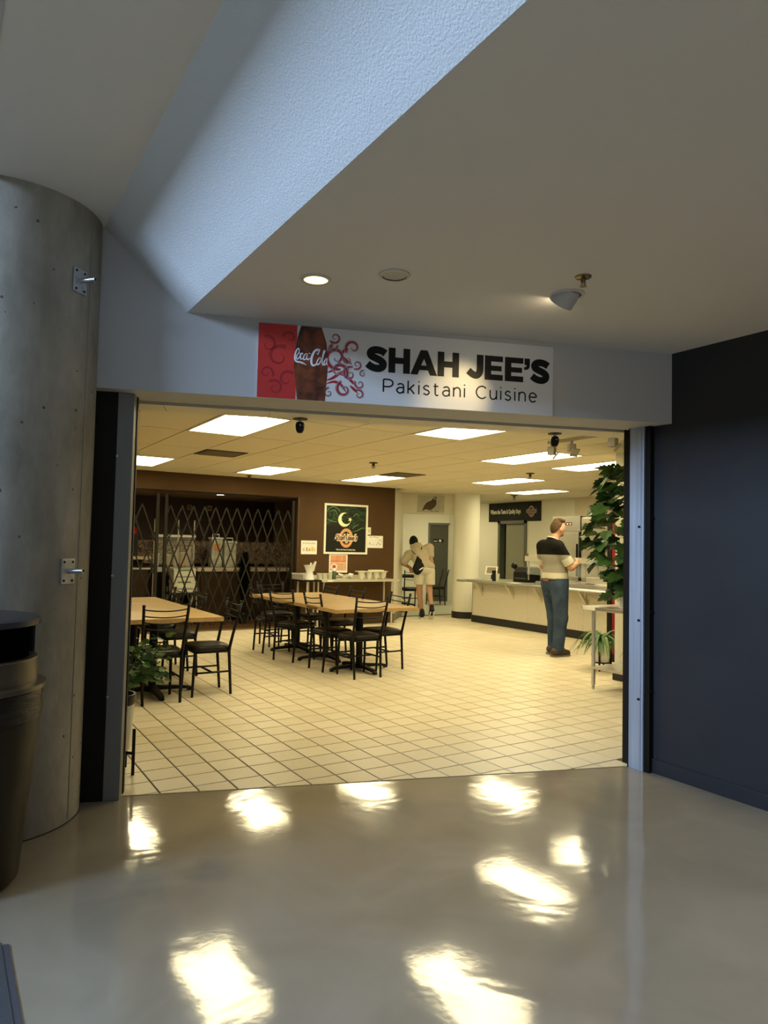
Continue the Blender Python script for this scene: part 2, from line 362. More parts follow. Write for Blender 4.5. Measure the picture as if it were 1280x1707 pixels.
# suspended ceiling: 0.6 x 1.2 boards
cl = senv('ceiling')
MB().prism([hp(-3.2, .63), hp(3.40, .63), (2.96, -1.05), (XB + .1, -1.05), (XB + 2.6, 13), (-3.2, 13)], ZC + .012, ZC + .2).build('ceiling_deck', CDARK, cl)
LIGHTS = [(.845, 1.51), (.845, 5.11), (2.645, .31), (2.645, 5.11), (4.445, 1.51), (4.445, 5.11), (5.645, 1.51), (6.245, 3.91), (8.045, 5.11)]
sb = hp(0, .62)
for i in range(-6, 16):
    for j in range(-2, 9):
        x0, y0 = .845 + .6 * i, 1.51 + 1.2 * j - 1.2 * 0
        if any(abs(x0 - a) < .1 and abs(y0 - b) < .1 for a, b in LIGHTS if abs(((b - 1.51) / 1.2) % 1) < .01 or abs(((b - 1.51) / 1.2) % 1) > .99): continue
        e = .0062; q = [(x0 + e, y0 + e), (x0 + .6 - e, y0 + e), (x0 + .6 - e, y0 + 1.2 - e), (x0 + e, y0 + 1.2 - e)]
        q = clip(q, N_.x, N_.y, -(N_.x * sb[0] + N_.y * sb[1])); q = clip(q, -1, 0, XB)
        if x0 < 5.9: q = clip(q, 0, -1, YB)
        if len(q) < 3 or parea(q) < .004: continue
        MB().prism(q, ZC, ZC + .012).build('ceiling_board', CTILE, cl)
def wall(name, poly, z0, z1, m): return struct(MB().prism(poly, z0, z1).build(name, m))
# brown wall with the gated kitchen opening
bw = senv('wall_brown')
MB().box(4.06, 6.0, YB, YB + .16, 0, ZC + .05).build('wall_pier', BROWN, bw)
MB().box(-3.2, 4.06, YB, YB + .16, 2.18, ZC + .05).build('wall_lintel', BROWN, bw)
MB().box(-3.2, .5, YB, YB + .16, 0, 2.18).build('wall_return', BROWN, bw)
MB().box(4.06, 5.99, YB - .012, YB, 0, .10).build('wall_base', M('brown_base', (.10, .055, .02), .5), bw)
wall('wall_dining_side', [(-3.3, -1), (-3.2, -1), (-3.2, 9), (-3.3, 9)], 0, ZC + .05, CREAM)
wall('wall_front', [(2.95, -1.1), (XB, -1.1), (XB, -1.0), (2.95, -1.0)], 0, ZC + .05, CREAM)
wall('wall_front_side', [hp(-3.2, .12), hp(-.02, .12), hp(-.02, .16), hp(-3.2, .16)], 0, ZC + .05, CREAM)
wb = senv('wall_back')
MB().box(XB, XB + .1, -1, 7.60, 0, ZC + .05).build('wall_panel', CREAM, wb)
MB().box(XB, XB + .1, 8.54, 10.6, 0, ZC + .05).build('wall_panel', CREAM, wb)
MB().box(XB, XB + .1, 7.60, 8.54, 2.02, ZC + .05).build('wall_panel', CREAM, wb)
MB().box(XB + .6, XB + .7, 6.0, 10.5, 0, ZC + .05).build('wall_panel', M('back_room_grey', (.40, .38, .28), .7), wb)
MB().box(XB - .012, XB, 3.0, 6.2, 0, ZC).build('wall_cladding', M('beige_wall_tile', (.60, .52, .38), .45, c2=(.56, .48, .34), ns=40), wb)
# pale pier where the brown wall ends, and the header with the picture above the passage
pr = senv('wall_pier_pale')
MB().prism([(6.0, YB - .0), (6.77, 7.85), (6.60, 8.0), (6.0, YB + .30)], 0, ZC + .05).build('pier_face', CREAM, pr)
MB().prism([(6.003, YB - .014), (6.78, 7.84), (6.77, 7.85), (6.0, YB)], 0, .14).build('pier_base', M('grey_base', (.20, .19, .14), .5), pr)
wall('wall_passage_header', [(6.77, 7.85), (7.75, 7.235), (7.83, 7.36), (6.85, 7.98)], 2.05, ZC + .05, CREAM)
FX, FY = 9.97, 10.4; fdx, fdy = .8486, -.5286
def fw_(s, d): return (FX + fdx * s + .5286 * d, FY + fdy * s + .8486 * d)
hw = senv('wall_hall')
MB().prism([fw_(-3.2, 0), fw_(-.62, 0), fw_(-.62, .12), fw_(-3.2, .12)], 0, ZC + .05).build('wall_panel', HALLW, hw)
MB().prism([fw_(.02, 0), fw_(1.2, 0), fw_(1.2, .12), fw_(.02, .12)], 0, ZC + .05).build('wall_panel', HALLW, hw)
MB().prism([fw_(-.62, 0), fw_(.02, 0), fw_(.02, .12), fw_(-.62, .12)], 2.0, ZC + .05).build('wall_panel', HALLW, hw)
wall('wall_hall_side', [(6.60, 8.0), (6.70, 7.95), fw_(-3.0, .1), fw_(-3.2, .1)], 0, ZC + .05, HALLW)
# hall door, closed, with its grey frame
DGREY = M('door_grey_paint', (.075, .08, .062), .6, spec=.2); FGREY = M('frame_grey_paint', (.13, .13, .115), .45)
d1 = senv('door_1', (*fw_(-.62, 0), 0), math.atan2(fdy, fdx))
MB().box(.05, .59, .03, .07, .005, 1.95).build('door_leaf', DGREY, d1)
for b in ((0, .05, -.02, .10, 0, 2.0), (.59, .64, -.02, .10, 0, 2.0), (0, .64, -.02, .10, 1.95, 2.0)): MB().box(*b).build('door_frame', FGREY, d1)
MB().box(.13, .40, .022, .03, 1.50, 1.59).build('door_plate', BLACKP, d1)
MB().cyl((.31, .021, 1.545), (.31, .015, 1.545), .03, n=14).build('door_emblem', PAPER, d1)
MB().box(.15, .24, .019, .022, 1.525, 1.54).build('door_lettering', PAPER, d1)
d2 = senv('door_2', (XB, 8.54, 0), R(-90))     # local +x runs towards -y, front faces -x
for b in ((0, .07, -.03, .13, 0, 2.02), (.87, .94, -.03, .13, 0, 2.02), (0, .94, -.03, .13, 1.95, 2.02)): MB().box(*b).build('door_frame', M('frame_green_grey', (.10, .105, .075), .45), d2)
MB().box(.20, .87, .05, .09, .01, 1.95).build('door_leaf', M('door_olive_grey', (.24, .235, .165), .5), d2)
MB().box(.80, .84, .03, .05, .95, 1.05).build('door_handle', STEEL, d2)
MB().box(.07, .20, .35, .36, 0, 1.95).build('dark_gap', DARKT, d2)
# right-hand pier that hides the end of the servery
pw = senv('wall_servery_end')
MB().box(5.13, 5.9, -1.0, 1.17, 0, ZC + .05).build('wall_panel', CREAM, pw)
MB().box(5.115, 5.13, -1.0, 1.185, 0, .11).build('wall_base', RUBBER, pw)

# round white column by the servery
cw = thing('round_column', 'round white column with black rubber base beside the servery', 'column', (7.78, 7.08, 0))
MB().lathe([(.262, .1), (.262, ZC)], 40).build('shaft', HALLW, cw, smooth='auto')
MB().lathe([(.272, 0), (.272, .125), (.262, .13)], 40).build('base_band', RUBBER, cw, smooth='auto')
# ------------------------------------------------------------------ lobby objects
cc = thing('concrete_column', 'thick round raw concrete column with pitted surface at the entrance', 'column', (-.835, .04, 0))
MB().lathe([(.425, 0), (.425, ZU)], 96).build('shaft', CONC_M, cc, smooth='auto')
a_ = R(-38); MB().box(.423, .4275, -.003, .003, .02, ZU - .02).build('formwork_seam', M('seam_grey', (.27, .25, .205), .8), cc).rotation_euler = (0, 0, a_)
MB().lathe([(.428, 0), (.428, .006)], 96).build('base_joint', M('joint_dark', (.05, .045, .04), .9), cc)  # thin dark ring at the foot of the shaft
def bracket(z, label):
    a = math.atan2(-.28 - .04, -.56 + .835); rr = .426
    t = thing('pipe_bracket', label, 'bracket', (-.835 + rr * math.cos(a), .04 + rr * math.sin(a), z), a)
    MB().box(-.002, .006, -.045, .045, -.062, .062).build('plate', ZINC, t, bevel=.004)
    p = MB().cyl((.004, 0, 0), (.085, .01, .004), .012, n=14).build('peg', STEEL, t, smooth='auto')
    MB().cyl((.0852, .01, .004), (.0856, .01, .004), .009, n=12).build('bore', BLACKM, p)
    for y, zz in ((-.028, .045), (.028, .045), (-.028, -.045), (.028, -.045)):
        MB().cyl((.006, y, zz), (.009, y, zz), .006, n=8).build('bolt_hole', BLACKM, t)
bracket(1.235, 'zinc plate with steel peg on concrete column, at chest height'); bracket(2.675, 'zinc plate with steel peg high up on concrete column, under its top')
# litter bin
BINB = M('bin_brown_plastic', (.030, .021, .009), .5, spec=.3); BINS = M('bin_metal', (.17, .14, .09), .35, .5, c2=(.11, .09, .06), ns=6)
lb = thing('litter_bin', 'round brown litter bin with black opening and bag, against the concrete column', 'bin', (-.985, -.69, 0))
MB().lathe([(.215, 0), (.232, .02), (.285, .62), (.287, .66)], 48).build('body', BINB, lb, smooth='auto')
MB().lathe([(.284, .655), (.293, .66), (.297, .70), (.290, .735), (.296, .75), (.291, .775), (.285, .775)], 48).build('bag_liner', M('black_bag', (.028, .022, .014), .35, spec=.3, c2=(.005, .004, .003), ns=5, stretch=(1, 1, 12), bump=.6, bs=18), lb, smooth='auto')
MB().lathe([(.285, .775), (.305, .782), (.305, .80), (.27, .808)], 48).build('flange', BINS, lb, smooth='auto')
MB().lathe([(.272, .80), (.272, .90), (.268, .905), (.25, .905)], 48).build('steel_band', BINS, lb, smooth='auto')
MB().lathe([(.235, .90), (.235, 1.04)], 48).build('opening', M('opening_shade_black', (.002, .002, .002), .9, spec=0.0), lb, smooth='auto')  # solid drum, near black to stand for the shade inside the opening
for a in (R(20), R(140), R(260)): MB().box(-.004, .006, -.02, .02, .80, 1.04).build('lid_post', BLACKP, lb, loc=(.268 * math.cos(a), .268 * math.sin(a), 0)).rotation_euler = (0, 0, a)
MB().lathe([(.262, 1.035), (.276, 1.04), (.276, 1.062), (.25, 1.072), (.10, 1.078), (.0, 1.08)], 48).build('lid', M('bin_lid', (.045, .045, .05), .3), lb, smooth='auto')
mt = thing('floor_mat', 'dark grey entrance mat edge lying on the polished floor', 'mat', (-.85, -1.2, 0))
MB().prism([(-1.2, .05), (-.10, .05), (-.03, .03), (0, -.06), (.012, -1.8), (-1.2, -1.8)], .0, .008).build('carpet', M('mat_carpet', (.06, .065, .075), .95, bump=.6, bs=300), mt)
MB().prism([(0, -.06), (.022, -.06), (.034, -1.8), (.012, -1.8)], .0, .005).build('rim', M('mat_rim', (.05, .055, .075), .6), mt)
# downlights, eyeball spot and sprinkler in the low ceiling
def downlight(x, y, lit, label):
    t = thing('downlight', label, 'downlight', (x, y, ZL))
    MB().lathe([(.056, -.001), (.074, -.001), (.072, -.006), (.058, -.008)], 36, close=False).build('trim_ring', M('ring_white', (.55, .52, .46), .5), t, smooth='auto')
    MB().lathe([(.0, -.003), (.057, -.003)], 36, close=False).build('lens', M('lens_lit', (.9, .85, .6), .5, emit=((1, .80, .33), 2.6)) if lit else M('lens_off', (.50, .46, .34), .35), t)
    return t
downlight(.365, -1.06, True, 'lit warm round downlight in the low white ceiling near the sign')
def lamp_in(t, w):
    l = bpy.data.lights.new('added_downlight_bulb', 'SPOT'); l.energy = w; l.color = (1, .86, .62); l.spot_size = R(120); l.spot_blend = .8; l.shadow_soft_size = .06
    o = bpy.data.objects.new('added_downlight_bulb', l); COL.objects.link(o); o.parent = t; o.location = (0, 0, -.02)
for x, y, lb_ in ((1.5, -4.2, 'added lit downlight out of view in the low ceiling, first of the row toward the street door'), (1.5, -6.6, 'added lit downlight out of view in the low ceiling, second of the row toward the street door'), (1.5, -9.0, 'added lit downlight out of view in the low ceiling, last of the row toward the street door')): lamp_in(downlight(x, y, True, lb_), 130)  # unseen downlights added to warm the lobby floor and low ceiling
downlight(.64, -1.32, False, 'unlit round downlight with wide white trim in the low ceiling')
sp = bpy.data.lights.new('eyeball_bulb', 'SPOT'); sp.energy = 26; sp.color = (1, .76, .38); sp.spot_size = R(34); sp.spot_blend = .9; sp.shadow_soft_size = .03
ey = thing('eyeball_spotlight', 'tilted white eyeball spotlight in the low ceiling aimed at the sign', 'spotlight', (1.47, -1.60, ZL), R(75))
MB().lathe([(.062, 0), (.082, 0), (.080, -.006), (.064, -.008)], 36, close=False).build('trim_ring', M('ring_white', (.55, .52, .46), .5), ey, smooth='auto')
tgt = Vector((*hp(1.98, 0), 2.27)); mw = Matrix.Translation((1.47, -1.60, ZL)) @ Matrix.Rotation(R(75), 4, 'Z')
ax_ = (mw.inverted() @ tgt).normalized(); ax_ = (ax_ + Vector((0, 0, -.55))).normalized()
hood = MB(); c0 = Vector((0, 0, .012)); q_ = ax_.to_track_quat('Z', 'Y')
prof = [(.030, -.045), (.058, -.02), (.062, .015), (.062, .066), (.056, .068), (.054, .058)]; vs = [c0 + q_ @ Vector((r * math.cos(2 * math.pi * j_ / 28), r * math.sin(2 * math.pi * j_ / 28), z)) for r, z in prof for j_ in range(28)]
hood.add(vs, [(k * 28 + j_, k * 28 + (j_ + 1) % 28, (k + 1) * 28 + (j_ + 1) % 28, (k + 1) * 28 + j_) for k in range(len(prof) - 1) for j_ in range(28)])
hood.build('hood', M('eyeball_white', (.50, .48, .43), .5), ey, smooth='auto')
bl = MB().lathe([(0, 0), (.055, 0)], 24, close=False).build('lamp_face', M('bulb_lit', (1, 1, .9), .5, emit=((1, .85, .55), 25)), ey); bl.location = c0 + ax_ * .060; bl.rotation_mode = 'QUATERNION'; bl.rotation_quaternion = q_
so = bpy.data.objects.new('eyeball_bulb', sp); COL.objects.link(so); so.parent = ey
so.location = c0 + ax_ * .072
so.rotation_euler = ((mw.inverted() @ tgt) - so.location).to_track_quat('-Z', 'Y').to_euler()
def sprinkler(name, label, loc, s=1.0, mat=None, cat='sprinkler', group=None):
    t = thing(name, label, cat, loc, group=group); m = mat or M('brass_dull', (.22, .16, .08), .4, .8)
    MB().lathe([(.010 * s, 0), (.036 * s, 0), (.034 * s, -.005 * s), (.012 * s, -.010 * s)], 24, close=False).build('escutcheon', m, t, smooth='auto')
    MB().cyl((0, 0, 0), (0, 0, -.028 * s), .009 * s, n=10).build('nozzle', m, t)
    for q in (-1, 1): MB().tube([(q * .008 * s, 0, -.012 * s), (q * .014 * s, 0, -.026 * s), (q * .003 * s, 0, -.042 * s)], .0022 * s, 6).build('yoke_arm', m, t)
    MB().lathe([(0, -.042 * s), (.015 * s, -.042 * s), (.015 * s, -.0445 * s), (0, -.0445 * s)], 16, close=False).build('deflector', m, t)
    return t
sprinkler('sprinkler', 'dull brass sprinkler head in the low ceiling beside the eyeball spotlight', (1.36, -1.80, ZL), 1.05)

# ------------------------------------------------------------------ shop sign on the header
SX, SY = hp(.834, -.012)
sg = thing('shop_sign', 'long printed shop sign with red bottle panel and bold black name above the opening', 'sign', (SX, SY, 2.2), R(-20))
SW, SH = 1.765, .421
SIGNW = M('sign_white', (.62, .62, .61), .4)
INK = M('sign_black_ink', (.006, .006, .006), .5, spec=.2)
MB().box(0, SW, 0, .011, 0, SH).build('panel', SIGNW, sg, bevel=.001)
def arc(cx, cz, r, a0, a1, n=16, k=1.0): return [(cx + r * math.cos(R(a0 + (a1 - a0) * i / n)) * k, cz + r * math.sin(R(a0 + (a1 - a0) * i / n))) for i in range(n + 1)]
REDM = M('sign_red', (.46, .025, .022), .4, c2=(.56, .035, .028), ns=3)
MB().flat([(.001, .001), (.215, .001), (.215, SH - .001), (.001, SH - .001)], -.0006).build('red_field', REDM, sg)
# heavy capitals
LZ, LH = .191, .146; ST = .044
def rect(mb, x0, x1, z0, z1): return mb.flat([(x0, z0), (x1, z0), (x1, z1), (x0, z1)], -.0010)
def smooth_path(pts, n=6):
    out = []
    for i in range(len(pts) - 1):
        p0, p1, p2, p3 = pts[max(i - 1, 0)], pts[i], pts[i + 1], pts[min(i + 2, len(pts) - 1)]
        for k in range(n):
            t = k / n; out.append(tuple(.5 * ((2 * p1[j]) + (-p0[j] + p2[j]) * t + (2 * p0[j] - 5 * p1[j] + 4 * p2[j] - p3[j]) * t * t + (-p0[j] + 3 * p1[j] - 3 * p2[j] + p3[j]) * t ** 3) for j in (0, 1)))
    out.append(tuple(pts[-1])); return out
S_ = [(.90, .74), (.74, .82), (.54, .855), (.34, .835), (.215, .735), (.26, .615), (.46, .535), (.66, .46), (.80, .355), (.78, .225), (.64, .15), (.45, .145), (.26, .195), (.09, .295)]
def glyph(ch, x0, x1):
    w = x1 - x0; mb = MB(); z0, z1 = LZ, LZ + LH
    if ch == 'S': mb.ribbon(smooth_path([(x0 + a * w, z0 - .002 + b * (LH + .004)) for a, b in S_], 4), ST * .97, -.001)
    if ch == 'H': rect(mb, x0, x0 + ST * .92, z0, z1); rect(mb, x1 - ST * .92, x1, z0, z1); rect(mb, x0 + ST * .92, x1 - ST * .92, z0 + .055, z0 + .091)
    if ch == 'E': 
        rect(mb, x0, x0 + ST * .92, z0, z1)
        for a, b, e in ((0, .034, 0), (.056, .087, .008), (LH - .034, LH, 0)): rect(mb, x0 + ST * .92, x1 - e, z0 + a, z0 + b)
    if ch == 'A':
        c = (x0 + x1) / 2; k = .021
        mb.flat([(x0, z0), (x0 + .043, z0), (x0 + .055, z0 + .028), (c - .017, z0 + .056), (c, z0 + .095), (c, z1), (c - k, z1)], -.001)
        mb.flat([(x1 - .043, z0), (x1, z0), (c + k, z1), (c, z1), (c, z0 + .095), (c + .017, z0 + .056), (x1 - .055, z0 + .028)], -.001)
        mb.flat([(x0 + .055, z0 + .028), (x1 - .055, z0 + .028), (c + .017, z0 + .056), (c - .017, z0 + .056)], -.001)
    if ch == 'J': mb.ribbon([(x1 - ST * .46, z1), (x1 - ST * .46, z0 + .06)] + smooth_path([(x1 - ST * .46, z0 + .055), (x1 - ST * .60, z0 + .034), (x1 - ST * .98, z0 + .0215), (x1 - ST * 1.5, z0 + .027), (x0 + .013, z0 + .047)], 4)[1:], ST * .95, -.001)
    if ch == "'": rect(mb, x0 + .002, x1 - .001, z1 - .040, z1); mb.flat([(x1 - .001, z1 - .040), (x1 - .004, z1 - .056), (x1 - .014, z1 - .067), (x0, z1 - .071), (x0, z1 - .054), (x0 + .012, z1 - .051), (x0 + .016, z1 - .040)], -.001)
    mb.build('letter', INK, sg)
for ch, a, b in (('S', .608, .737), ('H', .743, .871), ('A', .874, 1.035), ('H', 1.037, 1.168), ('J', 1.213, 1.319), ('E', 1.328, 1.442), ('E', 1.455, 1.572), ("'", 1.577, 1.615), ('S', 1.616, 1.744)): glyph(ch, a, b)
# thin second line, drawn as mono-weight strokes
def word(s, x0, x1, zb, cap, wt):
    xh = cap * .74; G = {}
    bowl = lambda cx, w: [(cx + w * .5 * math.cos(R(a)), xh / 2 + xh / 2 * math.sin(R(a))) for a in range(0, 361, 24)]
    G['P'] = (.60, [[(0, 0), (0, cap)], smooth_path([(0, cap), (.034, cap), (.053, cap * .86), (.053, cap * .60), (.034, cap * .44), (0, cap * .44)], 3)])
    G['a'] = (.54, [smooth_path([(.004, xh * .88), (.020, xh), (.034, xh * .93), (.040, xh * .7)], 3) + [(.040, 0)], smooth_path([(.040, xh * .56), (.018, xh * .60), (.002, xh * .42), (.002, xh * .18), (.016, 0), (.032, xh * .08), (.040, xh * .26)], 3)])
    G['k'] = (.48, [[(0, 0), (0, cap * 1.02)], [(.036, xh), (0, xh * .36)], [(.012, xh * .54), (.038, 0)]])
    G['i'] = (.08, [[(0, 0), (0, xh)], [(0, cap * .93), (0, cap * 1.03)]])
    G['s'] = (.44, [smooth_path([(.034, xh * .87), (.018, xh), (.003, xh * .80), (.008, xh * .60), (.028, xh * .46), (.036, xh * .24), (.022, 0), (.001, xh * .14)], 3)])
    G['t'] = (.36, [smooth_path([(.010, cap * .94), (.010, xh * .5), (.011, xh * .12), (.020, 0), (.029, xh * .05)], 3), [(0, xh * .98), (.028, xh * .98)]])
    G['n'] = (.50, [[(0, 0), (0, xh)], smooth_path([(0, xh * .66), (.008, xh * .9), (.022, xh), (.036, xh * .88), (.040, xh * .62)], 3) + [(.040, 0)]])
    G['C'] = (.74, [smooth_path([(.060, cap * .84), (.038, cap), (.012, cap * .86), (.0, cap * .5), (.012, cap * .14), (.038, 0), (.060, cap * .16)], 4)])
    G['u'] = (.50, [smooth_path([(0, xh), (0, xh * .38), (.005, xh * .12), (.018, 0), (.032, xh * .10), (.040, xh * .34)], 3), [(.040, xh), (.040, 0)]])
    G['e'] = (.54, [smooth_path([(.002, xh * .54), (.042, xh * .54), (.040, xh * .80), (.022, xh), (.004, xh * .82), (.0, xh * .46), (.008, xh * .10), (.024, 0), (.041, xh * .14)], 4)])
    adv = {'P': .053, 'a': .040, 'k': .038, 'i': .0, 's': .036, 't': .029, 'n': .040, 'C': .060, 'u': .040, 'e': .042, ' ': .02}
    tot = sum(adv[c] for c in s); gap = (x1 - x0 - tot) / (len(s) - 1); x = x0
    for c in s:
        if c != ' ':
            mb = MB()
            for st in G[c][1]: mb.ribbon([(x + p[0], zb + p[1]) for p in st], wt, -.001)
            mb.build('letter', INK, sg)
        x += adv[c] + gap
word('Pakistani Cuisine', .716, 1.655, .076, .074, .0085)
# printed bottle with its script
BTL = M('bottle_print', (.030, .008, .004), .35, c2=(.22, .055, .018), ns=16)
MB().flat([(.222, .0005), (.38, .0005), (.389, .148), (.393, .22), (.382, .332), (.352, SH - .001), (.236, SH - .001), (.217, .349), (.206, .277), (.201, .185), (.213, .095)], -.0012).build('bottle_print', BTL, sg)
SCR = M('script_white', (.78, .80, .84), .4); sm = MB()
def sc(pts, w, n=6):
    pp = smooth_path(pts, n); m = len(pp)
    sm.ribbon(pp, [w * (.35 + .65 * math.sin(math.pi * (i + .35) / (m - .3))) for i in range(m)], -.0018)
sc([(.224, .262), (.229, .280), (.222, .290), (.211, .272), (.205, .240), (.208, .222), (.219, .214), (.236, .213), (.252, .208), (.270, .199), (.258, .204), (.244, .206)], .0095)
def oo(x, z, w, h, wt): sc([(x + w * .5 * math.cos(R(a)) + h * .18 * math.sin(R(a)), z + h * .5 * math.sin(R(a))) for a in range(60, 431, 30)], wt, 3)
oo(.2245, .247, .017, .036, .0065)
sc([(.251, .258), (.245, .265), (.238, .255), (.236, .240), (.242, .230), (.252, .238)], .008)
oo(.264, .246, .018, .036, .0065); sc([(.276, .264), (.272, .240), (.278, .230), (.290, .240)], .008)
sc([(.283, .2645), (.287, .267), (.293, .264)], .005)
sc([(.333, .262), (.340, .284), (.330, .292), (.312, .276), (.299, .240), (.300, .210), (.310, .199), (.324, .207), (.330, .220)], .0125)
sc([(.325, .268), (.336, .272), (.345, .290), (.336, .294), (.328, .280)], .004)
oo(.341, .226, .018, .042, .007)
sc([(.357, .222), (.368, .268), (.374, .284), (.368, .286), (.361, .250), (.360, .214), (.367, .205), (.373, .214)], .007)
oo(.379, .226, .014, .038, .0065); sc([(.388, .246), (.385, .220), (.389, .206)], .007)
sm.build('bottle_script', SCR, sg)
# scroll ornament
def spiral(cx, cz, r0, r1, a0, turns, n=30):
    return [(cx + (r0 + (r1 - r0) * i / n) * math.cos(a0 + turns * 2 * math.pi * i / n), cz + (r0 + (r1 - r0) * i / n) * math.sin(a0 + turns * 2 * math.pi * i / n)) for i in range(n + 1)]
SCARL = M('scroll_red', (.36, .012, .025), .4); SGREY = M('scroll_grey_line', (.30, .28, .28), .5)
FL = [(.440, .255, .070, .012, -1.2, -1.25), (.430, .368, .034, .005, -2.6, 1.25), (.535, .318, .046, .006, -2.4, -1.15), (.560, .222, .028, .004, -2.2, 1.25), (.520, .165, .044, .006, 1.2, 1.15),
      (.488, .075, .046, .006, 1.9, 1.2), (.578, .112, .030, .004, 2.6, 1.2), (.574, .050, .030, .004, 2.2, -1.15), (.400, .050, .028, .004, 1.5, 1.2), (.455, .175, .055, .012, -.6, .9), (.594, .172, .020, .004, 1.2, 1.2), (.415, .315, .030, .006, .4, -1.0), (.505, .245, .026, .004, 2.4, 1.1)]
rd = MB(); gr = MB()
for cx, cz, r0, r1, a0, tu in FL:
    P = spiral(cx, cz, r0, r1, a0, tu); m = len(P)
    rd.ribbon(P, [r0 * .52 * math.sin(math.pi * min(1, (i + 1) / m * 1.2)) ** .8 * (1 - i / m) + .0016 for i in range(m)], -.0008)
    for f2 in (1.24, 1.12, .78): gr.ribbon(spiral(cx, cz, r0 * f2, r1 * f2, a0, tu), .0022, -.0009)
for st in ([(.385, .12), (.42, .135), (.46, .165), (.50, .19)], [(.385, .10), (.43, .115), (.47, .10), (.50, .06)], [(.388, .30), (.41, .32), (.415, .35)], [(.47, .27), (.485, .30), (.51, .31)], [(.46, .16), (.50, .15), (.54, .115), (.56, .10)], [(.47, .27), (.50, .24), (.53, .225)], [(.388, .165), (.42, .18), (.455, .22), (.465, .26)], [(.52, .10), (.545, .08), (.565, .06)]):
    rd.ribbon(smooth_path(st), [.002 + .014 * math.sin(math.pi * i / (6 * (len(st) - 1))) for i in range(6 * (len(st) - 1) + 1)], -.0008)
rd.build('red_scrollwork', SCARL, sg); gr.build('grey_scroll_lines', SGREY, sg)['kind'] = 'stuff'
dk = MB()
for cx, cz, r0, r1, a0, tu in [(.12, .235, .065, .012, 1.0, 1.1), (.055, .30, .05, .008, 2.0, -1.0), (.10, .06, .045, .008, 2.4, -1.2), (.05, .14, .04, .008, -.5, 1.1), (.175, .345, .04, .006, 3.0, -.9), (.165, .11, .05, .01, .8, .9)]:
    P = spiral(cx, cz, r0, r1, a0, tu); m = len(P)
    dk.ribbon(P, [r0 * .30 * (1 - i / m) + .002 for i in range(m)], -.0008)
dk.build('dark_red_scrollwork', M('sign_dark_red', (.30, .014, .016), .4), sg)

# ------------------------------------------------------------------ ceiling lights, vents, small fittings
lname = ['bright ceiling light panel nearest the entrance, above the long table by the left jamb', 'ceiling light panel in front of the folding gate, cut by the grey jamb', 'ceiling light panel hugging the soffit of the opening', 'ceiling light panel before the brown wall, above the far long table', 'wide ceiling light panel behind the track spotlights', 'ceiling light panel over the framed poster wall', 'ceiling light panel running up to the pale wall end by the leafy plant', 'ceiling light panel over the aisle before the till', 'farthest ceiling light panel, over the servery in front of the black banner']
lname = ['large ceiling light panel above the wooden table run behind the grey jamb', 'ceiling light panel by the folding gate, partly hidden by the grey jamb', 'ceiling light panel partly cut off by the sign header', 'ceiling light panel before the brown wall, between the folding gate and the air vent', 'ceiling light panel directly behind the track spotlights', 'ceiling light panel in front of the framed poster, beside an air vent', 'ceiling light panel running up to the pale wall end beside the leafy plant', 'ceiling light panel between a sprinkler and the round white column', 'small-looking ceiling light panel over the servery before the black banner']
for (x, y), lb_ in zip(LIGHTS, lname):
    t = thing('ceiling_light', lb_, 'ceiling light', (x + .3, y + .6, ZC), group='recessed ceiling light panels')
    fr = MB()
    for b in ((-.298, .298, -.598, -.568), (-.298, .298, .568, .598), (-.298, -.268, -.568, .568), (.268, .298, -.568, .568)): fr.box(*b, -.004, .010)
    fr.build('frame', M('troffer_frame', (.66, .62, .50), .5), t)
    MB().box(-.268, .268, -.568, .568, .002, .008).build('diffuser', EMIT, t)
def vent(x, y, label):
    t = thing('air_vent', label, 'vent', (x, y, ZC))
    fr = MB()
    for b in ((-.25, .25, -.25, -.215), (-.25, .25, .215, .25), (-.25, -.215, -.215, .215), (.215, .25, -.215, .215)): fr.box(*b, -.008, .0)
    fr.build('frame', M('vent_frame', (.045, .035, .018), .7), t)
    MB().box(-.215, .215, -.215, .215, -.003, .0).build('throat', BLACKM, t)
    for k in range(5): MB().add([(-.2, -.19 + k * .085, -.004), (.2, -.19 + k * .085, -.004), (.2, -.15 + k * .085, -.016), (-.2, -.15 + k * .085, -.016), (-.2, -.188 + k * .085, -.006), (.2, -.188 + k * .085, -.006), (.2, -.148 + k * .085, -.018), (-.2, -.148 + k * .085, -.018)], [(0, 1, 2, 3), (7, 6, 5, 4), (0, 4, 5, 1), (2, 6, 7, 3)]).build('louvre', M('vent_louvre', (.12, .095, .05), .6), t)
vent(1.70, 4.17, 'square dark air vent between two light panels before the folding gate'); vent(4.70, 4.76, 'square dark air vent beside the light panel near the brown wall end')  # frames, throats and louvres all in dark colours
for k, (p, s, lb_) in enumerate([((3.58, 3.74, ZC), 1.6, 'dark sprinkler head above the joined wooden tables'), ((5.91, 3.32, ZC), 1.7, 'dark sprinkler head above the standing man'), ((8.6, 6.6, ZC), 2.0, 'dark sprinkler head in front of the black banner'), ((3.0, 6.6, ZC), 1.2, 'small sprinkler head close to the brown wall above the gate')]):
    sprinkler('sprinkler', lb_, p, s, M('dark_bronze', (.05, .04, .02), .45, .6))
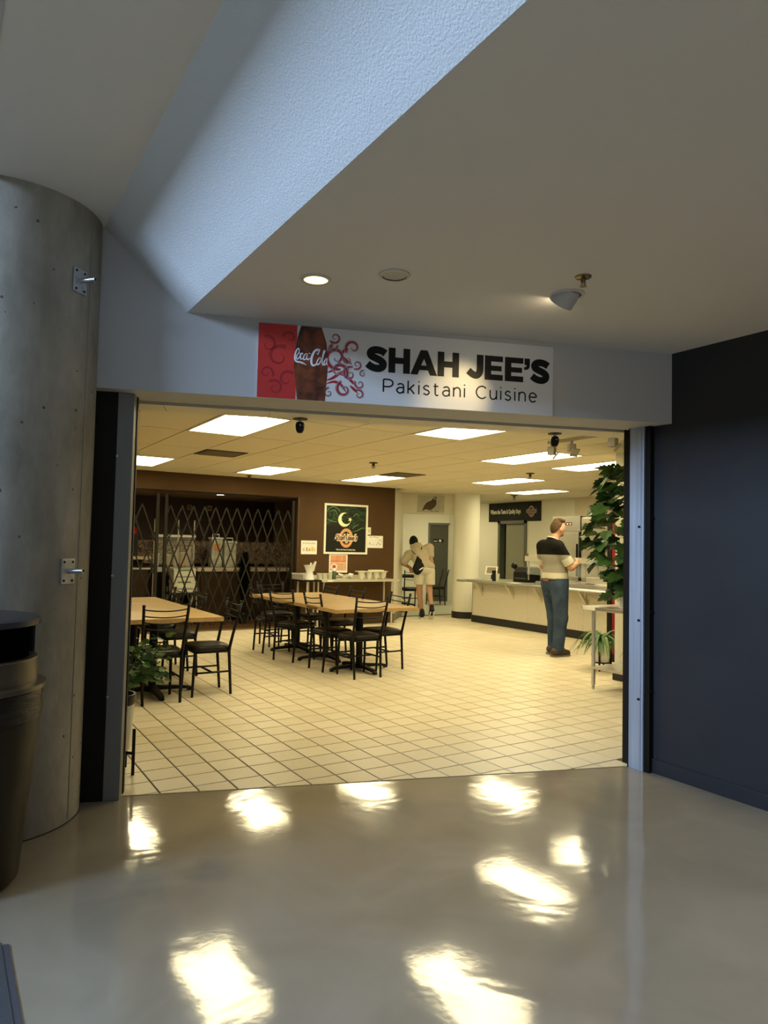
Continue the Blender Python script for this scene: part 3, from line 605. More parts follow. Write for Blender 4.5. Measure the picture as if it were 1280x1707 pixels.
def domecam(u, lab):
    p = hp(u, .59); t = thing('dome_camera', lab, 'camera', (p[0], p[1], 2.2))
    MB().lathe([(.0, 0), (.047, 0), (.047, -.006), (.0, -.009)], 28, close=False).build('ceiling_plate', M('plate_bronze', (.06, .055, .04), .5), t, smooth='auto')
    MB().cyl((0, 0, -.005), (0, 0, -.024), .014, n=14).build('neck', ZINC, t)
    MB().lathe([(.0, -.022), (.024, -.024), (.030, -.045), (.026, -.075), (.016, -.092), (0, -.096)], 22, close=False).build('housing', BLACKP, t, smooth='auto')
    for q in (-.012, .012): MB().cyl((q, -.026, -.045), (q, -.034, -.047), .006, n=10).build('lens', STEEL, t)
domecam(1.13, 'small black camera pod under the soffit below the red sign end'); domecam(2.90, 'small black camera pod under the soffit beside the track spotlights')
tk = thing('track_light', 'white track of square spotlight heads on the dining ceiling beside the jamb', 'track light', (3.96, .84, ZC))
MB().box(-.018, .018, -1.05, .17, -.03, 0).build('rail', M('track_white', (.48, .44, .36), .5), tk)
for k, (yy, rz) in enumerate(((.13, .4), (-.13, -.5), (-.62, .2))):
    h = senv('tmp'); del h['kind']; h.name = 'spot_head'; h.parent = tk; h.location = (0, yy, -.03); h.rotation_euler = (0, 0, rz)
    MB().cyl((0, 0, 0), (0, 0, -.03), .012, n=10).build('swivel', M('track_grey', (.34, .32, .28), .45), h)
    a = MB().box(-.034, .034, -.034, .034, -.11, -.03).build('lamp_can', M('track_grey', (.34, .32, .28), .45), h, bevel=.006)
    b = MB().box(-.042, .042, -.005, .002, -.042, .042).build('gimbal_plate', M('track_white', (.48, .44, .36), .5), h); b.location = (.02, -.03, -.115); b.rotation_euler = (.7, 0, .3)

# ------------------------------------------------------------------ tables and chairs
def make_table():
    t = thing('dining_table', '', 'table')
    MB().box(-.52, .52, -.405, .405, .675, .715).build('tabletop', WOOD, t, bevel=.004)
    e = MB()
    e.box(-.522, -.519, -.400, .400, .678, .712); e.box(.519, .522, -.400, .400, .678, .712); e.box(-.515, .515, -.407, -.404, .678, .712); e.box(-.515, .515, .404, .407, .678, .712)
    e.build('edge_band', WOODE, t)
    MB().cyl((0, 0, .045), (0, 0, .66), .038, n=20).build('column', BLACKM, t, smooth='auto')
    MB().box(-.2, .2, -.2, .2, .655, .675).build('mounting_plate', BLACKM, t)
    MB().cyl((0, 0, .02), (0, 0, .07), .06, .045, n=20).build('hub', BLACKM, t, smooth='auto')
    for k in range(4):
        q = Matrix.Rotation(k * math.pi / 2, 4, 'Z'); mb = MB()
        pr = [(.03, .03), (.03, .075), (.12, .062), (.30, .048), (.355, .036), (.37, .02), (.365, .0), (.33, .0), (.325, .016), (.28, .022)]
        n = len(pr); w = [.032, .032, .03, .026, .022, .018, .020, .020, .024, .028]
        vs = [q @ Vector((x, -w[i], z)) for i, (x, z) in enumerate(pr)] + [q @ Vector((x, w[i], z)) for i, (x, z) in enumerate(pr)]
        mb.add(vs, [tuple(range(n)), tuple(range(2 * n - 1, n - 1, -1))] + [(i, n + i, n + (i + 1) % n, (i + 1) % n) for i in range(n)])
        mb.build('foot', BLACKM, t, bevel=.004)
    return t
tab = make_table(); first = True
TB = [(2.94, 2.89, 'wooden table at the near end of the joined run facing the servery'), (2.94, 3.71, 'wooden table in the middle of the joined run facing the servery'), (2.94, 4.53, 'wooden table at the brown-wall end of the joined run facing the servery'),
      (.60, 2.62, 'wooden table at the near end of the run behind the grey jamb and pot plant'), (.60, 3.44, 'middle wooden table of the run behind the grey jamb'), (.60, 4.26, 'wooden table of the run behind the grey jamb, at the end by the folding gate')]
for x, y, lb_ in TB:
    o = tab if first else copy_tree(tab); first = False
    o.location = (x, y, 0); o['label'] = lb_; o['group'] = 'butcher block dining tables'
def make_chair():
    t = thing('dining_chair', '', 'chair')
    for s in (-1, 1):
        MB().tube([(s * .158, -.183, 0), (s * .163, -.168, .2), (s * .168, -.153, .385), (s * .170, -.157, .43), (s * .176, -.185, .56), (s * .184, -.225, .72), (s * .190, -.252, .84)], [.0125, .0135, .0145, .0145, .0135, .013, .0125], 10).build('back_leg', BLACKM, t, smooth=True)
        MB().lathe([(0, .835), (.014, .838), (.0155, .847), (.010, .853), (0, .854)], 12, c=(s * .190, -.252), close=False).build('finial', BLACKP, t, smooth=True)
        MB().tube([(s * .166, .178, 0), (s * .166, .170, .2), (s * .160, .160, .40)], [.011, .0135, .0145], 10).build('front_leg', BLACKM, t, smooth=True)
        MB().tube([(s * .166, .165, .15 + .06), (s * .165, -.165, .21)], .009, 8).build('stretcher', BLACKM, t, smooth=True)
    MB().tube([(-.165, 0, .21), (.165, 0, .21)], .009, 8).build('stretcher', BLACKM, t, smooth=True)
    fr = MB().tube([(-.168, -.155, .395), (-.160, .16, .395)], .012, 8).tube([(.168, -.155, .395), (.160, .16, .395)], .012, 8).tube([(-.160, .16, .395), (.160, .16, .395)], .012, 8).tube([(-.168, -.155, .395), (.168, -.155, .395)], .012, 8)
    fr.build('seat_frame', BLACKM, t, smooth=True)
    # cushion: rounded square, domed
    mb = MB(); n = 32; rings = [(.94, .404), (1.0, .415), (1.0, .432), (.95, .447), (.80, .455), (.4, .459), (.02, .460)]
    for k, z in rings:
        for i in range(n):
            a = 2 * math.pi * i / n; c, s = math.cos(a), math.sin(a); r = .19 / (abs(c) ** 4.5 + abs(s) ** 4.5) ** (1 / 4.5)
            x, y = r * c * k, r * s * k; x *= 1.03 + .08 * (y / .19) ; mb.v.append((x, y + .01, z))
    m = len(rings); mb.f = [(k * n + i, k * n + (i + 1) % n, (k + 1) * n + (i + 1) % n, (k + 1) * n + i) for k in range(m - 1) for i in range(n)] + [tuple(range(n - 1, -1, -1)), tuple(range((m - 1) * n, m * n))]
    mb.build('seat_cushion', BLACKV, t, smooth=True)
    for z in (.812, .757, .702, .647):
        f_ = (z - .56) / .28; hw_ = .176 + .014 * f_; yb = -.185 - .067 * f_
        MB().tube([(hw_ * q, yb - .042 * (1 - q * q), z - .014 * (1 - q * q)) for q in (-1, -.75, -.5, -.25, 0, .25, .5, .75, 1)], .0062, 6).build('back_rail', BLACKM, t, smooth=True)
    return t
ch = make_chair(); first = True
CH = [(.56, 2.31, 0, 'black metal chair at the end of the jamb-side table run, half behind the pot plant'),
      (1.045, 2.44, 90, 'black metal chair with its side turned, at the corner of the jamb-side table run'),
      (1.03, 3.42, 90, 'black metal chair tucked along the jamb-side table run, beyond the corner chair'),
      (1.03, 4.20, 90, 'black metal chair along the jamb-side table run, closest to the folding gate'),
      (2.75, 2.56, 0, 'black metal chair tucked into the open end of the joined tables, back to the entrance'),
      (2.66, 3.05, -88, 'black metal chair on the gate side of the joined tables, next to the end chair'),
      (2.56, 3.80, -68, 'black metal chair turned slightly askew on the gate side of the joined tables'),
      (2.585, 4.55, -90, 'black metal chair on the gate side of the joined tables, closest to the brown wall'),
      (3.21, 2.85, 92, 'black metal chair on the servery side of the joined tables, beside the end chair'),
      (3.21, 3.87, 88, 'black metal chair in the middle of the servery side of the joined tables'),
      (3.21, 4.58, 90, 'black metal chair on the servery side of the joined tables, by the side table'),
      (2.85, 5.03, 180, 'black metal chair at the brown-wall end of the joined tables, facing the entrance')]
for x, y, a, lb_ in CH:
    o = ch if first else copy_tree(ch); first = False
    o.location = (x, y, 0); o.rotation_euler = (0, 0, R(a)); o['label'] = lb_; o['group'] = 'black ladder-back chairs'
# hall table and chairs
o = copy_tree(tab); o.location = (8.05, 9.9, 0); o.rotation_euler = (0, 0, R(-32)); o['label'] = 'pedestal table in the passage beyond the leaning person'; o['group'] = 'butcher block dining tables'
for c in o.children:
    if c.name.startswith(('tabletop', 'edge_band')): c.data = c.data.copy(); c.data.materials.clear(); c.data.materials.append(DARKT)
for x, y, a, lb_ in ((9.0, 9.75, 75, 'black metal chair in the passage by the grey door'), (7.95, 9.3, -20, 'black metal chair at the pedestal table in the passage, behind the leaning person')):
    o = copy_tree(ch); o.location = (x, y, 0); o.rotation_euler = (0, 0, R(a)); o['label'] = lb_; o['group'] = 'black ladder-back chairs'

# ------------------------------------------------------------------ kitchen behind the folding gates
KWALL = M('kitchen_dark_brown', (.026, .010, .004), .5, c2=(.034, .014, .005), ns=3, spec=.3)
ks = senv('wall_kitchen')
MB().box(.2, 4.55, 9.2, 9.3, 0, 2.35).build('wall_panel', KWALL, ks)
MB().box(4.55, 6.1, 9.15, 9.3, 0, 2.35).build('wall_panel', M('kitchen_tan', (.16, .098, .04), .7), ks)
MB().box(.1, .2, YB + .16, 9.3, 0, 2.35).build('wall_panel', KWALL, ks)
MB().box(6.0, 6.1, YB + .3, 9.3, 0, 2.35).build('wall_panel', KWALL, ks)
def mosaic():
    m = M('mosaic', (.3, .2, .12), .4); nt = m.node_tree; b = nt.nodes['Principled BSDF']; g_ = nt.nodes.new('ShaderNodeNewGeometry')
    sc_ = nt.nodes.new('ShaderNodeVectorMath'); sc_.operation = 'MULTIPLY'; sc_.inputs[1].default_value = (34, 0, 34); fl_ = nt.nodes.new('ShaderNodeVectorMath'); fl_.operation = 'FLOOR'
    wn_ = nt.nodes.new('ShaderNodeTexWhiteNoise'); r_ = nt.nodes.new('ShaderNodeValToRGB')
    nt.links.new(g_.outputs['Position'], sc_.inputs[0]); nt.links.new(sc_.outputs[0], fl_.inputs[0]); nt.links.new(fl_.outputs[0], wn_.inputs['Vector']); nt.links.new(wn_.outputs['Value'], r_.inputs[0])
    r_.color_ramp.elements[0].color = (.06, .035, .02, 1); r_.color_ramp.elements[1].color = (.52, .36, .22, 1); nt.links.new(r_.outputs[0], b.inputs['Base Color']); return m
MB().box(.2, 6.0, 9.13, 9.15, .98, 1.40).build('backsplash', mosaic(), ks)
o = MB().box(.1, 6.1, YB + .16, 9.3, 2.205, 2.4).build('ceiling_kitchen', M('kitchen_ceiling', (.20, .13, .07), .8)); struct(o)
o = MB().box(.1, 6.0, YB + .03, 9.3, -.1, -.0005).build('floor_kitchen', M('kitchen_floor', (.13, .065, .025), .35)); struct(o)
kl = thing('kitchen_downlight', 'round lit downlight in the kitchen ceiling behind the gate', 'downlight', (2.93, 7.75, 2.205))
MB().lathe([(.07, 0), (.085, 0), (.08, -.008), (.07, -.008)], 24, close=False).build('trim_ring', M('ring_white', (.55, .52, .46), .5), kl)
MB().lathe([(0, -.004), (.07, -.004)], 24, close=False).build('lens', M('kitchen_lens', (1, 1, .9), .5, emit=((1, .92, .7), 12)), kl)
# folding scissor gates
GATE = M('gate_grey_metal', (.016, .013, .008), .5, .2, spec=.25)
def gate(x0, x1, apex, label, post):
    t = thing('folding_gate', label, 'gate', (x0, YB + .06, 0)); L = x1 - x0; zt, sl = 1.95, .09 / .245
    for a in apex:
        for s in (-1, 1):
            xa, za = a - x0, zt; xe = xa + s * sl * (zt - .06); ze = .06
            if xe < 0: ze = zt - xa / sl; xe = 0
            if xe > L: ze = zt - (L - xa) / sl; xe = L
            if zt - ze < .1: continue
            d = Vector((xe - xa, ze - za)).normalized(); n = Vector((-d.y, d.x)) * .0108; y0 = -.006 if s > 0 else .002
            MB().wallpoly([(xa + n.x, za + n.y), (xe + n.x, ze + n.y), (xe - n.x, ze - n.y), (xa - n.x, za - n.y)], y0, y0 + .004).build('lattice_bar', GATE, t)
    # bars that start from the side posts
    for side in (0, 1):
        zz = zt - .245 * 1.5
        while zz > .25:
            xe = sl * (zz - .06); ze = .06
            if xe > L: ze = zz - L / sl; xe = L
            xa = 0; 
            if side: xa, xe = L, L - xe
            d = Vector((xe - xa, ze - zz)).normalized(); n = Vector((-d.y, d.x)) * .0108; y0 = .002 if side else -.006
            MB().wallpoly([(xa + n.x, zz + n.y), (xe + n.x, ze + n.y), (xe - n.x, ze - n.y), (xa - n.x, zz - n.y)], y0, y0 + .004).build('lattice_bar', GATE, t)
            zz -= .49
    for px_ in post: MB().box(px_ - x0 - .024, px_ - x0 + .024, -.02, .02, .03, 2.12).build('gate_post', GATE, t, bevel=.003)
    MB().cyl((post[0] - x0, 0, .0), (post[0] - x0, 0, .04), .025, n=12).build('caster', BLACKM, t)
    return t
gate(.55, 1.70, [.75 + .18 * k for k in range(5)], 'folding lattice gate half hidden by the grey jamb', (.57, 1.70))
gate(1.83, 3.99, [1.90 + .1795 * k for k in range(12)], 'wide folding lattice gate across the dark kitchen opening', (1.83, 3.975))
tr = MB().box(.5, 4.06, YB + .03, YB + .10, 2.163, 2.18).build('trim_6', DARKT); struct(tr)
tr = MB().box(4.035, 4.06, YB - .005, YB + .16, 0, 2.18).build('trim_7', M('jamb_brown', (.06, .03, .01), .5)); struct(tr)
# kitchen furniture seen through the gate
kc = thing('kitchen_counter', 'dark kitchen counter with pale worktop edge behind the wide gate', 'counter', (2.72, 8.15, 0))
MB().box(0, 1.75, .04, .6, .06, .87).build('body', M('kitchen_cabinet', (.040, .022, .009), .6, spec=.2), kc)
MB().box(-.02, 1.78, 0, .62, .87, .935).build('worktop', M('kitchen_worktop', (.55, .46, .34), .4), kc, bevel=.004)
for k in range(3): MB().box(.05 + k * .57, .58 + k * .57, .02, .04, .10, .84).build('door', M('kitchen_door', (.036, .020, .008), .6, spec=.2), kc)
st = thing('steam_station', 'steel serving station with four posts and glazed case behind the gate', 'serving station', (1.95, 8.25, 0))
MB().box(0, .74, 0, .5, .86, .94).build('top', STEEL, st)
for x, y in ((.03, .03), (.71, .03), (.33, .47), (.43, .03)): MB().cyl((x, y, 0), (x, y, 1.76), .014, n=10).build('post', M('pale_post', (.55, .48, .36), .4), st)
MB().box(0, .74, .02, .48, 1.46, 1.50).build('shelf', STEEL, st)
MB().box(.02, .72, .005, .012, .98, 1.46).build('glass_front', M('case_glass', (.75, .72, .58), .15, alpha=.12), st)
MB().box(0, .74, .05, .45, .25, .28).build('lower_shelf', STEEL, st)
for k, (x, h, c) in enumerate([(.46, .30, (.60, .56, .44)), (.33, .20, (.46, .36, .24)), (.58, .24, (.58, .40, .22)), (.12, .22, (.58, .60, .52)), (.67, .34, (.56, .50, .38))]):
    t = thing('food_container', ['tall beige food tub inside the glazed kitchen case', 'short brown food tub inside the glazed kitchen case', 'orange food tub inside the glazed kitchen case', 'pale grey food tub inside the glazed kitchen case', 'tallest tan food tub inside the glazed kitchen case'][k], 'food tub', (1.95 + x, 8.50, .942))
    MB().lathe([(.045, 0), (.055, h * .9), (.058, h), (.05, h)], 20).build('tub', M('tub_%d' % k, c, .5), t, smooth='auto'); MB().lathe([(.06, h), (.06, h + .012), (.0, h + .016)], 20).build('lid', WHITEPL, t)
for k, (x, w, h) in enumerate(((3.0, .20, .50), (3.24, .22, .44))):
    t = thing('plastic_dispenser', ['clear dispenser with orange label on the kitchen worktop', 'clear rounded dispenser with white lid on the kitchen worktop'][k], 'dispenser', (x, 8.32, .935))
    CLR = M('cloudy_plastic', (.62, .62, .52), .25, c2=(.38, .36, .28), ns=9)
    MB().box(0, w, 0, .2, 0, h).build('tank', CLR, t, bevel=.025, seg=3); MB().box(-.01, w + .01, -.01, .21, h, h + .04).build('lid', WHITEPL, t, bevel=.012)
    MB().tube([(w * .2, .1, h + .04), (w * .2, .1, h + .09), (w * .8, .1, h + .09), (w * .8, .1, h + .04)], .01, 8).build('handle', WHITEPL, t)
    if k == 0: MB().box(.04, .15, -.003, 0, .30, .42).build('label_panel', M('orange_label', (.60, .22, .05), .5), t)
ct = thing('utility_cart', 'low black cart carrying white foam boxes behind the gate', 'cart', (2.15, 7.75, 0))
MB().box(0, .45, 0, .35, .50, .535).build('tray', BLACKP, ct); MB().box(0, .45, 0, .35, .16, .19).build('tray', BLACKP, ct)
for x in (.02, .43):
    for y in (.02, .33): MB().cyl((x, y, .05), (x, y, .62), .011, n=8).build('post', STEEL, ct); MB().cyl((x, y - .012, .03), (x, y + .012, .03), .03, n=12).build('caster', BLACKM, ct)
for k, z in enumerate((.535, .735)):
    t = thing('foam_box', ['white foam box, lower of two stacked on the cart', 'white foam box, upper of two stacked on the cart'][k], 'box', (2.19, 7.78, z), group='foam boxes on the cart')
    MB().box(0, .37, 0, .28, 0, .155).build('base', M('foam_white', (.66, .64, .50), .7), t, bevel=.01); MB().box(-.006, .376, -.006, .286, .155, .198).build('lid', M('foam_white', (.66, .64, .50), .7), t, bevel=.01)
    MB().box(.07, .29, -.008, -.006, .162, .185).build('printed_band', M('print_green', (.10, .20, .12), .6), t)
    MB().box(.03, .33, -.0015, -.0005, .05, .075).build('printed_band', M('print_grey', (.25, .25, .2), .6), t)
for k, x in enumerate((2.83, 3.22)):
    t = thing('wall_notice', ['small brownish square notice on the dark kitchen wall above the steel posts', 'small pale square notice on the dark kitchen wall above the dispensers'][k], 'notice', (x, 9.2, 1.98))
    MB().box(-.045, .045, -.006, 0, 0, .10).build('sheet', M('notice_%d' % k, ((.30, .15, .06), (.38, .28, .16))[k], .7), t); MB().box(-.03, .03, -.008, -.006, .03, .07).build('print', M('notice_print', (.16, .08, .04), .7), t)
# slim dark evergreen in the kitchen opening
cy = thing('slim_evergreen', 'slim dark artificial evergreen standing behind the wide gate', 'tree', (3.36, 7.62, 0))
MB().lathe([(.07, 0), (.09, .16), (.085, .16)], 18).build('pot', BLACKP, cy); MB().cyl((0, 0, .1), (0, 0, 1.0), .012, n=8).build('trunk', STEM, cy)
fm = MB()
for k in range(1500):
    z = .18 + 1.0 * (k / 1500); rr = .150 * math.sin(math.pi * min(1, (1.24 - z) / .95)) ** .7 * (.7 + .4 * random.random()); a = k * 2.399
    d = Vector((math.cos(a), math.sin(a), 0)); p = d * rr * .3 + Vector((0, 0, z)); q = d * rr + Vector((0, 0, z + .07)); s = Vector((-d.y, d.x, 0)) * .020
    fm.add([p - s, p + s, q], [(0, 1, 2)])
o = fm.build('foliage', M('evergreen_dark', (.004, .008, .004), .8, spec=.1), cy); o['kind'] = 'stuff'
rm = thing('drink_machine', 'small red topped drink machine on the kitchen side counter', 'machine', (1.52, 8.4, 1.12))
MB().box(0, .22, 0, .25, 0, .38).build('body', BLACKP, rm, bevel=.015); MB().lathe([(.125, .38), (.125, .43), (.09, .50), (.0, .52)], 20, c=(.11, .125)).build('hopper', M('machine_red', (.30, .012, .012), .4), rm, smooth='auto')
sc2 = thing('side_counter', 'kitchen side counter with pale shelf edge behind the jamb-side gate', 'counter', (1.0, 8.3, 0))
MB().box(0, .90, 0, .6, .0, .90).build('body', M('kitchen_cabinet', (.040, .022, .009), .6, spec=.2), sc2); MB().box(-.02, .93, -.03, .6, 1.07, 1.12).build('shelf', M('kitchen_worktop', (.55, .46, .34), .4), sc2)
MB().box(0, .90, .5, .6, .9, 1.07).build('shelf_back', KWALL, sc2); MB().box(-.02, .93, -.03, .6, .90, .93).build('worktop', STEEL, sc2)

# ------------------------------------------------------------------ brown wall: poster, papers, side table
def crescent(cx, cz, r, a0):
    out = [(cx + r * math.cos(R(a0 + 40 + 280 * i / 40)), cz + r * math.sin(R(a0 + 40 + 280 * i / 40))) for i in range(41)]
    ccx, ccz = cx + r * .34 * math.cos(R(a0)), cz + r * .34 * math.sin(R(a0)); p0, p1 = out[-1], out[0]
    r2 = math.hypot(p0[0] - ccx, p0[1] - ccz); t0 = math.atan2(p0[1] - ccz, p0[0] - ccx); t1 = math.atan2(p1[1] - ccz, p1[0] - ccx)
    while t0 < t1: t0 += 2 * math.pi
    inn = [(ccx + r2 * math.cos(t0 + (t1 - t0) * i / 40), ccz + r2 * math.sin(t0 + (t1 - t0) * i / 40)) for i in range(41)]
    mb = MB(); n = 41
    mb.v = [(x, 0, z) for x, z in out] + [(x, 0, z) for x, z in reversed(inn)]
    mb.f = [(i, i + 1, n + i + 1, n + i) for i in range(n - 1)]
    return mb
def logo(parent, cx, cz, s, y, cols):
    o1 = MB()
    n = 48; o1.v = [(cx + s * k * .80 * math.cos(2 * math.pi * i / n), y, cz + s * k * math.sin(2 * math.pi * i / n)) for k in (1, .68) for i in range(n)]
    o1.f = [(i, (i + 1) % n, n + (i + 1) % n, n + i) for i in range(n)]; o1.build('logo_ring', cols[0], parent)
    tb = MB(); put_text(tb, "Shah Jee's", cx - s * 1.38, cz - s * .22, y - .0016, s * .80, width=s * 2.76, bold=.003 * s / .15, shear=.35); 
    ob = MB(); put_text(ob, "Shah Jee's", cx - s * 1.40, cz - s * .235, y - .0010, s * .83, width=s * 2.80, bold=.015 * s / .15, shear=.35)
    ob.build('logo_name_outline', cols[1], parent); tb.build('logo_name', cols[2], parent)
    fl = MB(); fl.flat([(cx + s * .03, cz + s * .12), (cx + s * .22, cz + s * .12), (cx + s * .24, cz + s * .3), (cx + s * .13, cz + s * .62), (cx + s * .06, cz + s * .32)], y - .0004); fl.build('logo_flame', cols[3], parent)
    tt = MB(); put_text(tt, 'PAKISTANI', cx - s * .27, cz - s * .62, y - .0006, s * .14, width=s * .54, bold=.004); tt.build('logo_caption', cols[2], parent)
PBLK = M('poster_black', (.012, .012, .007), .5, spec=.2)
def smoke_mat():
    m = M('poster_smoke', (.012, .014, .008), .5, spec=.2); nt = m.node_tree; b = nt.nodes['Principled BSDF']; tc = nt.nodes.new('ShaderNodeTexCoord')
    w = nt.nodes.new('ShaderNodeTexNoise'); w.inputs['Scale'].default_value = 4; w.inputs['Detail'].default_value = 5; w.inputs['Distortion'].default_value = 2.5
    nt.links.new(tc.outputs['Object'], w.inputs['Vector']); r = nt.nodes.new('ShaderNodeValToRGB')
    e = r.color_ramp.elements; e[0].position = .50; e[0].color = (.014, .016, .010, 1); e[1].position = .60; e[1].color = (.014, .016, .010, 1); k = e.new(.55); k.color = (.03, .075, .022, 1)
    nt.links.new(w.outputs['Fac'], r.inputs[0]); nt.links.new(r.outputs[0], b.inputs['Base Color']); return m
po = thing('framed_poster', 'white framed black poster with crescent, star and orange ring logo on the brown wall', 'poster', (4.535, YB, 1.225))
PW, PH = .878, .885
fr = [(0, PW, 0, .035), (0, PW, PH - .035, PH), (0, .035, .035, PH - .035), (PW - .035, PW, .035, PH - .035)]
for a in fr: MB().box(a[0], a[1], -.022, 0, a[2], a[3]).build('frame_rail', M('poster_frame', (.76, .74, .62), .5), po)
MB().box(.035, PW - .035, -.010, -.002, .035, PH - .035).build('print', PBLK, po)
MB().flat([(.037, .50), (PW - .037, .42), (PW - .037, PH - .037), (.037, PH - .037)], -.0104).build('smoke_print', smoke_mat(), po)
c_ = crescent(.40, .610, .125, 25); c_.v = [(x, -.0112, z) for x, y, z in c_.v]; c_.build('crescent', M('crescent_cream', (.70, .72, .45), .5), po)
sv = [(.515 + (.048 if i % 2 == 0 else .019) * math.cos(R(70 + 36 * i)), .615 + (.048 if i % 2 == 0 else .019) * math.sin(R(70 + 36 * i))) for i in range(10)]
stb = MB()
for i in range(10): stb.flat([(.515, .615), sv[i], sv[(i + 1) % 10]], -.0112)
stb.build('star', M('crescent_cream', (.70, .72, .45), .5), po)
SM = M('smoke_green', (.07, .17, .04), .5)
for st_ in ([(.04, .72), (.10, .80), (.19, .83), (.28, .78), (.33, .72)], [(.04, .62), (.14, .58), (.26, .56)], [(.56, .44), (.62, .50), (.70, .53)], [(.55, .40), (.66, .42), (.76, .47), (.84, .465)], [(.57, .66), (.64, .72), (.70, .68)], [(.10, .74), (.20, .77), (.27, .68)]):
    P = smooth_path(st_); MB().ribbon(P, [.004 + .014 * math.sin(math.pi * i / (len(P) - 1)) for i in range(len(P))], -.0108).build('smoke_wisp', SM, po)
ORG = M('logo_orange', (.62, .30, .11), .5); LWH = M('logo_white', (.74, .70, .56), .5); LBR = M('logo_brown', (.16, .05, .02), .5); LGR = M('logo_green', (.45, .55, .10), .5)
logo(po, .445, .285, .170, -.0112, (ORG, LWH, LBR, LGR))
tg = MB(); put_text(tg, 'Where the Taste & Quality Stays', .245, .068, -.0112, .034, width=.39, bold=.0012); tg.build('tagline', LWH, po)
def paper(name, label, x0, x1, z0, z1, y=YB, cat='paper'):
    t = thing(name, label, cat, (x0, y, z0)); MB().box(0, x1 - x0, -.004, 0, 0, z1 - z0).build('sheet', PAPER, t); return t, x1 - x0, z1 - z0
t, w, h = paper('drawing_sheet', 'white sheet with small coloured drawings on the brown wall near the gate', 4.11, 4.41, 1.215, 1.45)
for k, (x, c, a) in enumerate(((.05, (.62, .42, .55), .5), (.11, (.45, .35, .12), .6), (.16, (.55, .25, .2), .45), (.21, (.66, .45, .10), .7), (.25, (.68, .52, .16), .55))):
    MB().flat([(x - .018, h * .22), (x + .018, h * .22), (x + .014, h * (.2 + a * .5)), (x - .014, h * (.2 + a * .5))], -.0048).build('drawn_figure', M('crayon_%d' % k, c, .7), t)
    MB().ribbon([(x - .02, h * .74), (x, h * .86), (x + .02, h * .74)], .008, -.0048).build('drawn_line', M('ink_blue', (.08, .08, .14), .7), t)
t, w, h = paper('note_sheet', 'white handwritten sheet on the brown wall beside the framed poster', 5.42, 5.75, 1.345, 1.565)
for pts in ([(.04, .19), (.06, .2), (.09, .19)], [(.11, .195), (.14, .2), (.2, .19), (.24, .195)], [(.04, .06), (.05, .10), (.07, .06), (.08, .05)], [(.18, .05), (.21, .07), (.23, .11), (.26, .06), (.30, .08)], [(.24, .14), (.28, .15), (.31, .10)], [(.11, .06), (.14, .06)]):
    MB().ribbon(smooth_path(pts), .007, -.0048).build('pen_stroke', M('ink_blue', (.08, .08, .14), .7), t)
t, w, h = paper('small_note', 'tiny yellowish note peeking out beside the framed poster', 5.415, 5.49, 1.585, 1.715, YB)
MB().flat([(.012, .03), (.06, .03), (.06, .10), (.012, .10)], -.0048).build('print', M('note_yellow', (.62, .55, .22), .7), t)
t, w, h = paper('food_flyer', 'orange food flyer taped to the brown wall below the framed poster', 4.655, 5.02, .90, 1.222, YB, 'flyer')
MB().flat([(.025, h * .55), (w - .025, h * .55), (w - .025, h * .93), (.025, h * .93)], -.0048).build('photo_print', M('flyer_orange', (.62, .20, .08), .5, c2=(.66, .36, .20), ns=22), t)
MB().flat([(.025, h * .12), (w - .025, h * .12), (w - .025, h * .53), (.025, h * .53)], -.0048).build('photo_print', M('flyer_pale', (.66, .44, .30), .5, c2=(.60, .30, .16), ns=18), t)
MB().flat([(.10 + .065 * math.cos(2 * math.pi * i / 24), h * .32 + .055 * math.sin(2 * math.pi * i / 24)) for i in range(24)], -.0052).build('plate_print', PAPER, t)
MB().flat([(.10 + .036 * math.cos(2 * math.pi * i / 24), h * .32 + .032 * math.sin(2 * math.pi * i / 24)) for i in range(24)], -.0056).build('dish_print', M('flyer_red', (.42, .05, .02), .5), t)
tx = MB(); tx.flat([(.04, h * .60), (w - .05, h * .60), (w - .05, h * .63), (.04, h * .63)], -.0052); tx.build('heading_print', M('flyer_heading', (.66, .10, .03), .5), t)
# side table
PLS = M('pale_steel', (.58, .55, .45), .35, .4)
sd = thing('side_table', 'long narrow pale steel side table against the brown wall below the poster', 'table', (4.27, 6.45, 0))
MB().box(0, 1.53, 0, .48, .765, .80).build('tabletop', PLS, sd, bevel=.004); MB().box(.0, 1.53, .465, .48, .80, .86).build('upstand', PLS, sd)
for x, y in ((.06, .05), (1.40, .05), (1.47, .43), (.06, .43)): MB().cyl((x, y, 0), (x, y, .77), .016, n=10).build('leg', PLS, sd, smooth='auto')
for x in (.1, .5): MB().box(x, x + .10, -.003, 0, .768, .797).build('price_tag', PAPER, sd) if x < .2 else None
s2 = thing('side_stand', 'short black edged stand beside the gate at the end of the side table', 'table', (3.93, 6.47, 0))
MB().box(0, .335, 0, .46, .77, .80).build('tabletop', BLACKP, s2); MB().box(0, .335, .445, .46, .80, .90).build('upstand', PLS, s2); MB().box(0, .012, 0, .46, .80, .885).build('side_lip', PLS, s2)
for x, y in ((.10, .05), (.30, .05), (.10, .41), (.30, .41)): MB().cyl((x, y, 0), (x, y, .77), .015, n=10).build('leg', PLS, s2, smooth='auto')
cu = thing('cutlery_holder', 'white waisted holder stuffed with plastic cutlery on the black stand', 'holder', (4.11, 6.62, .80)); cu.scale = (1.15, 1.15, 1.2)
MB().lathe([(.075, 0), (.062, .06), (.048, .11), (.075, .18), (.085, .20)], 20).build('holder', WHITEPL, cu, smooth='auto')
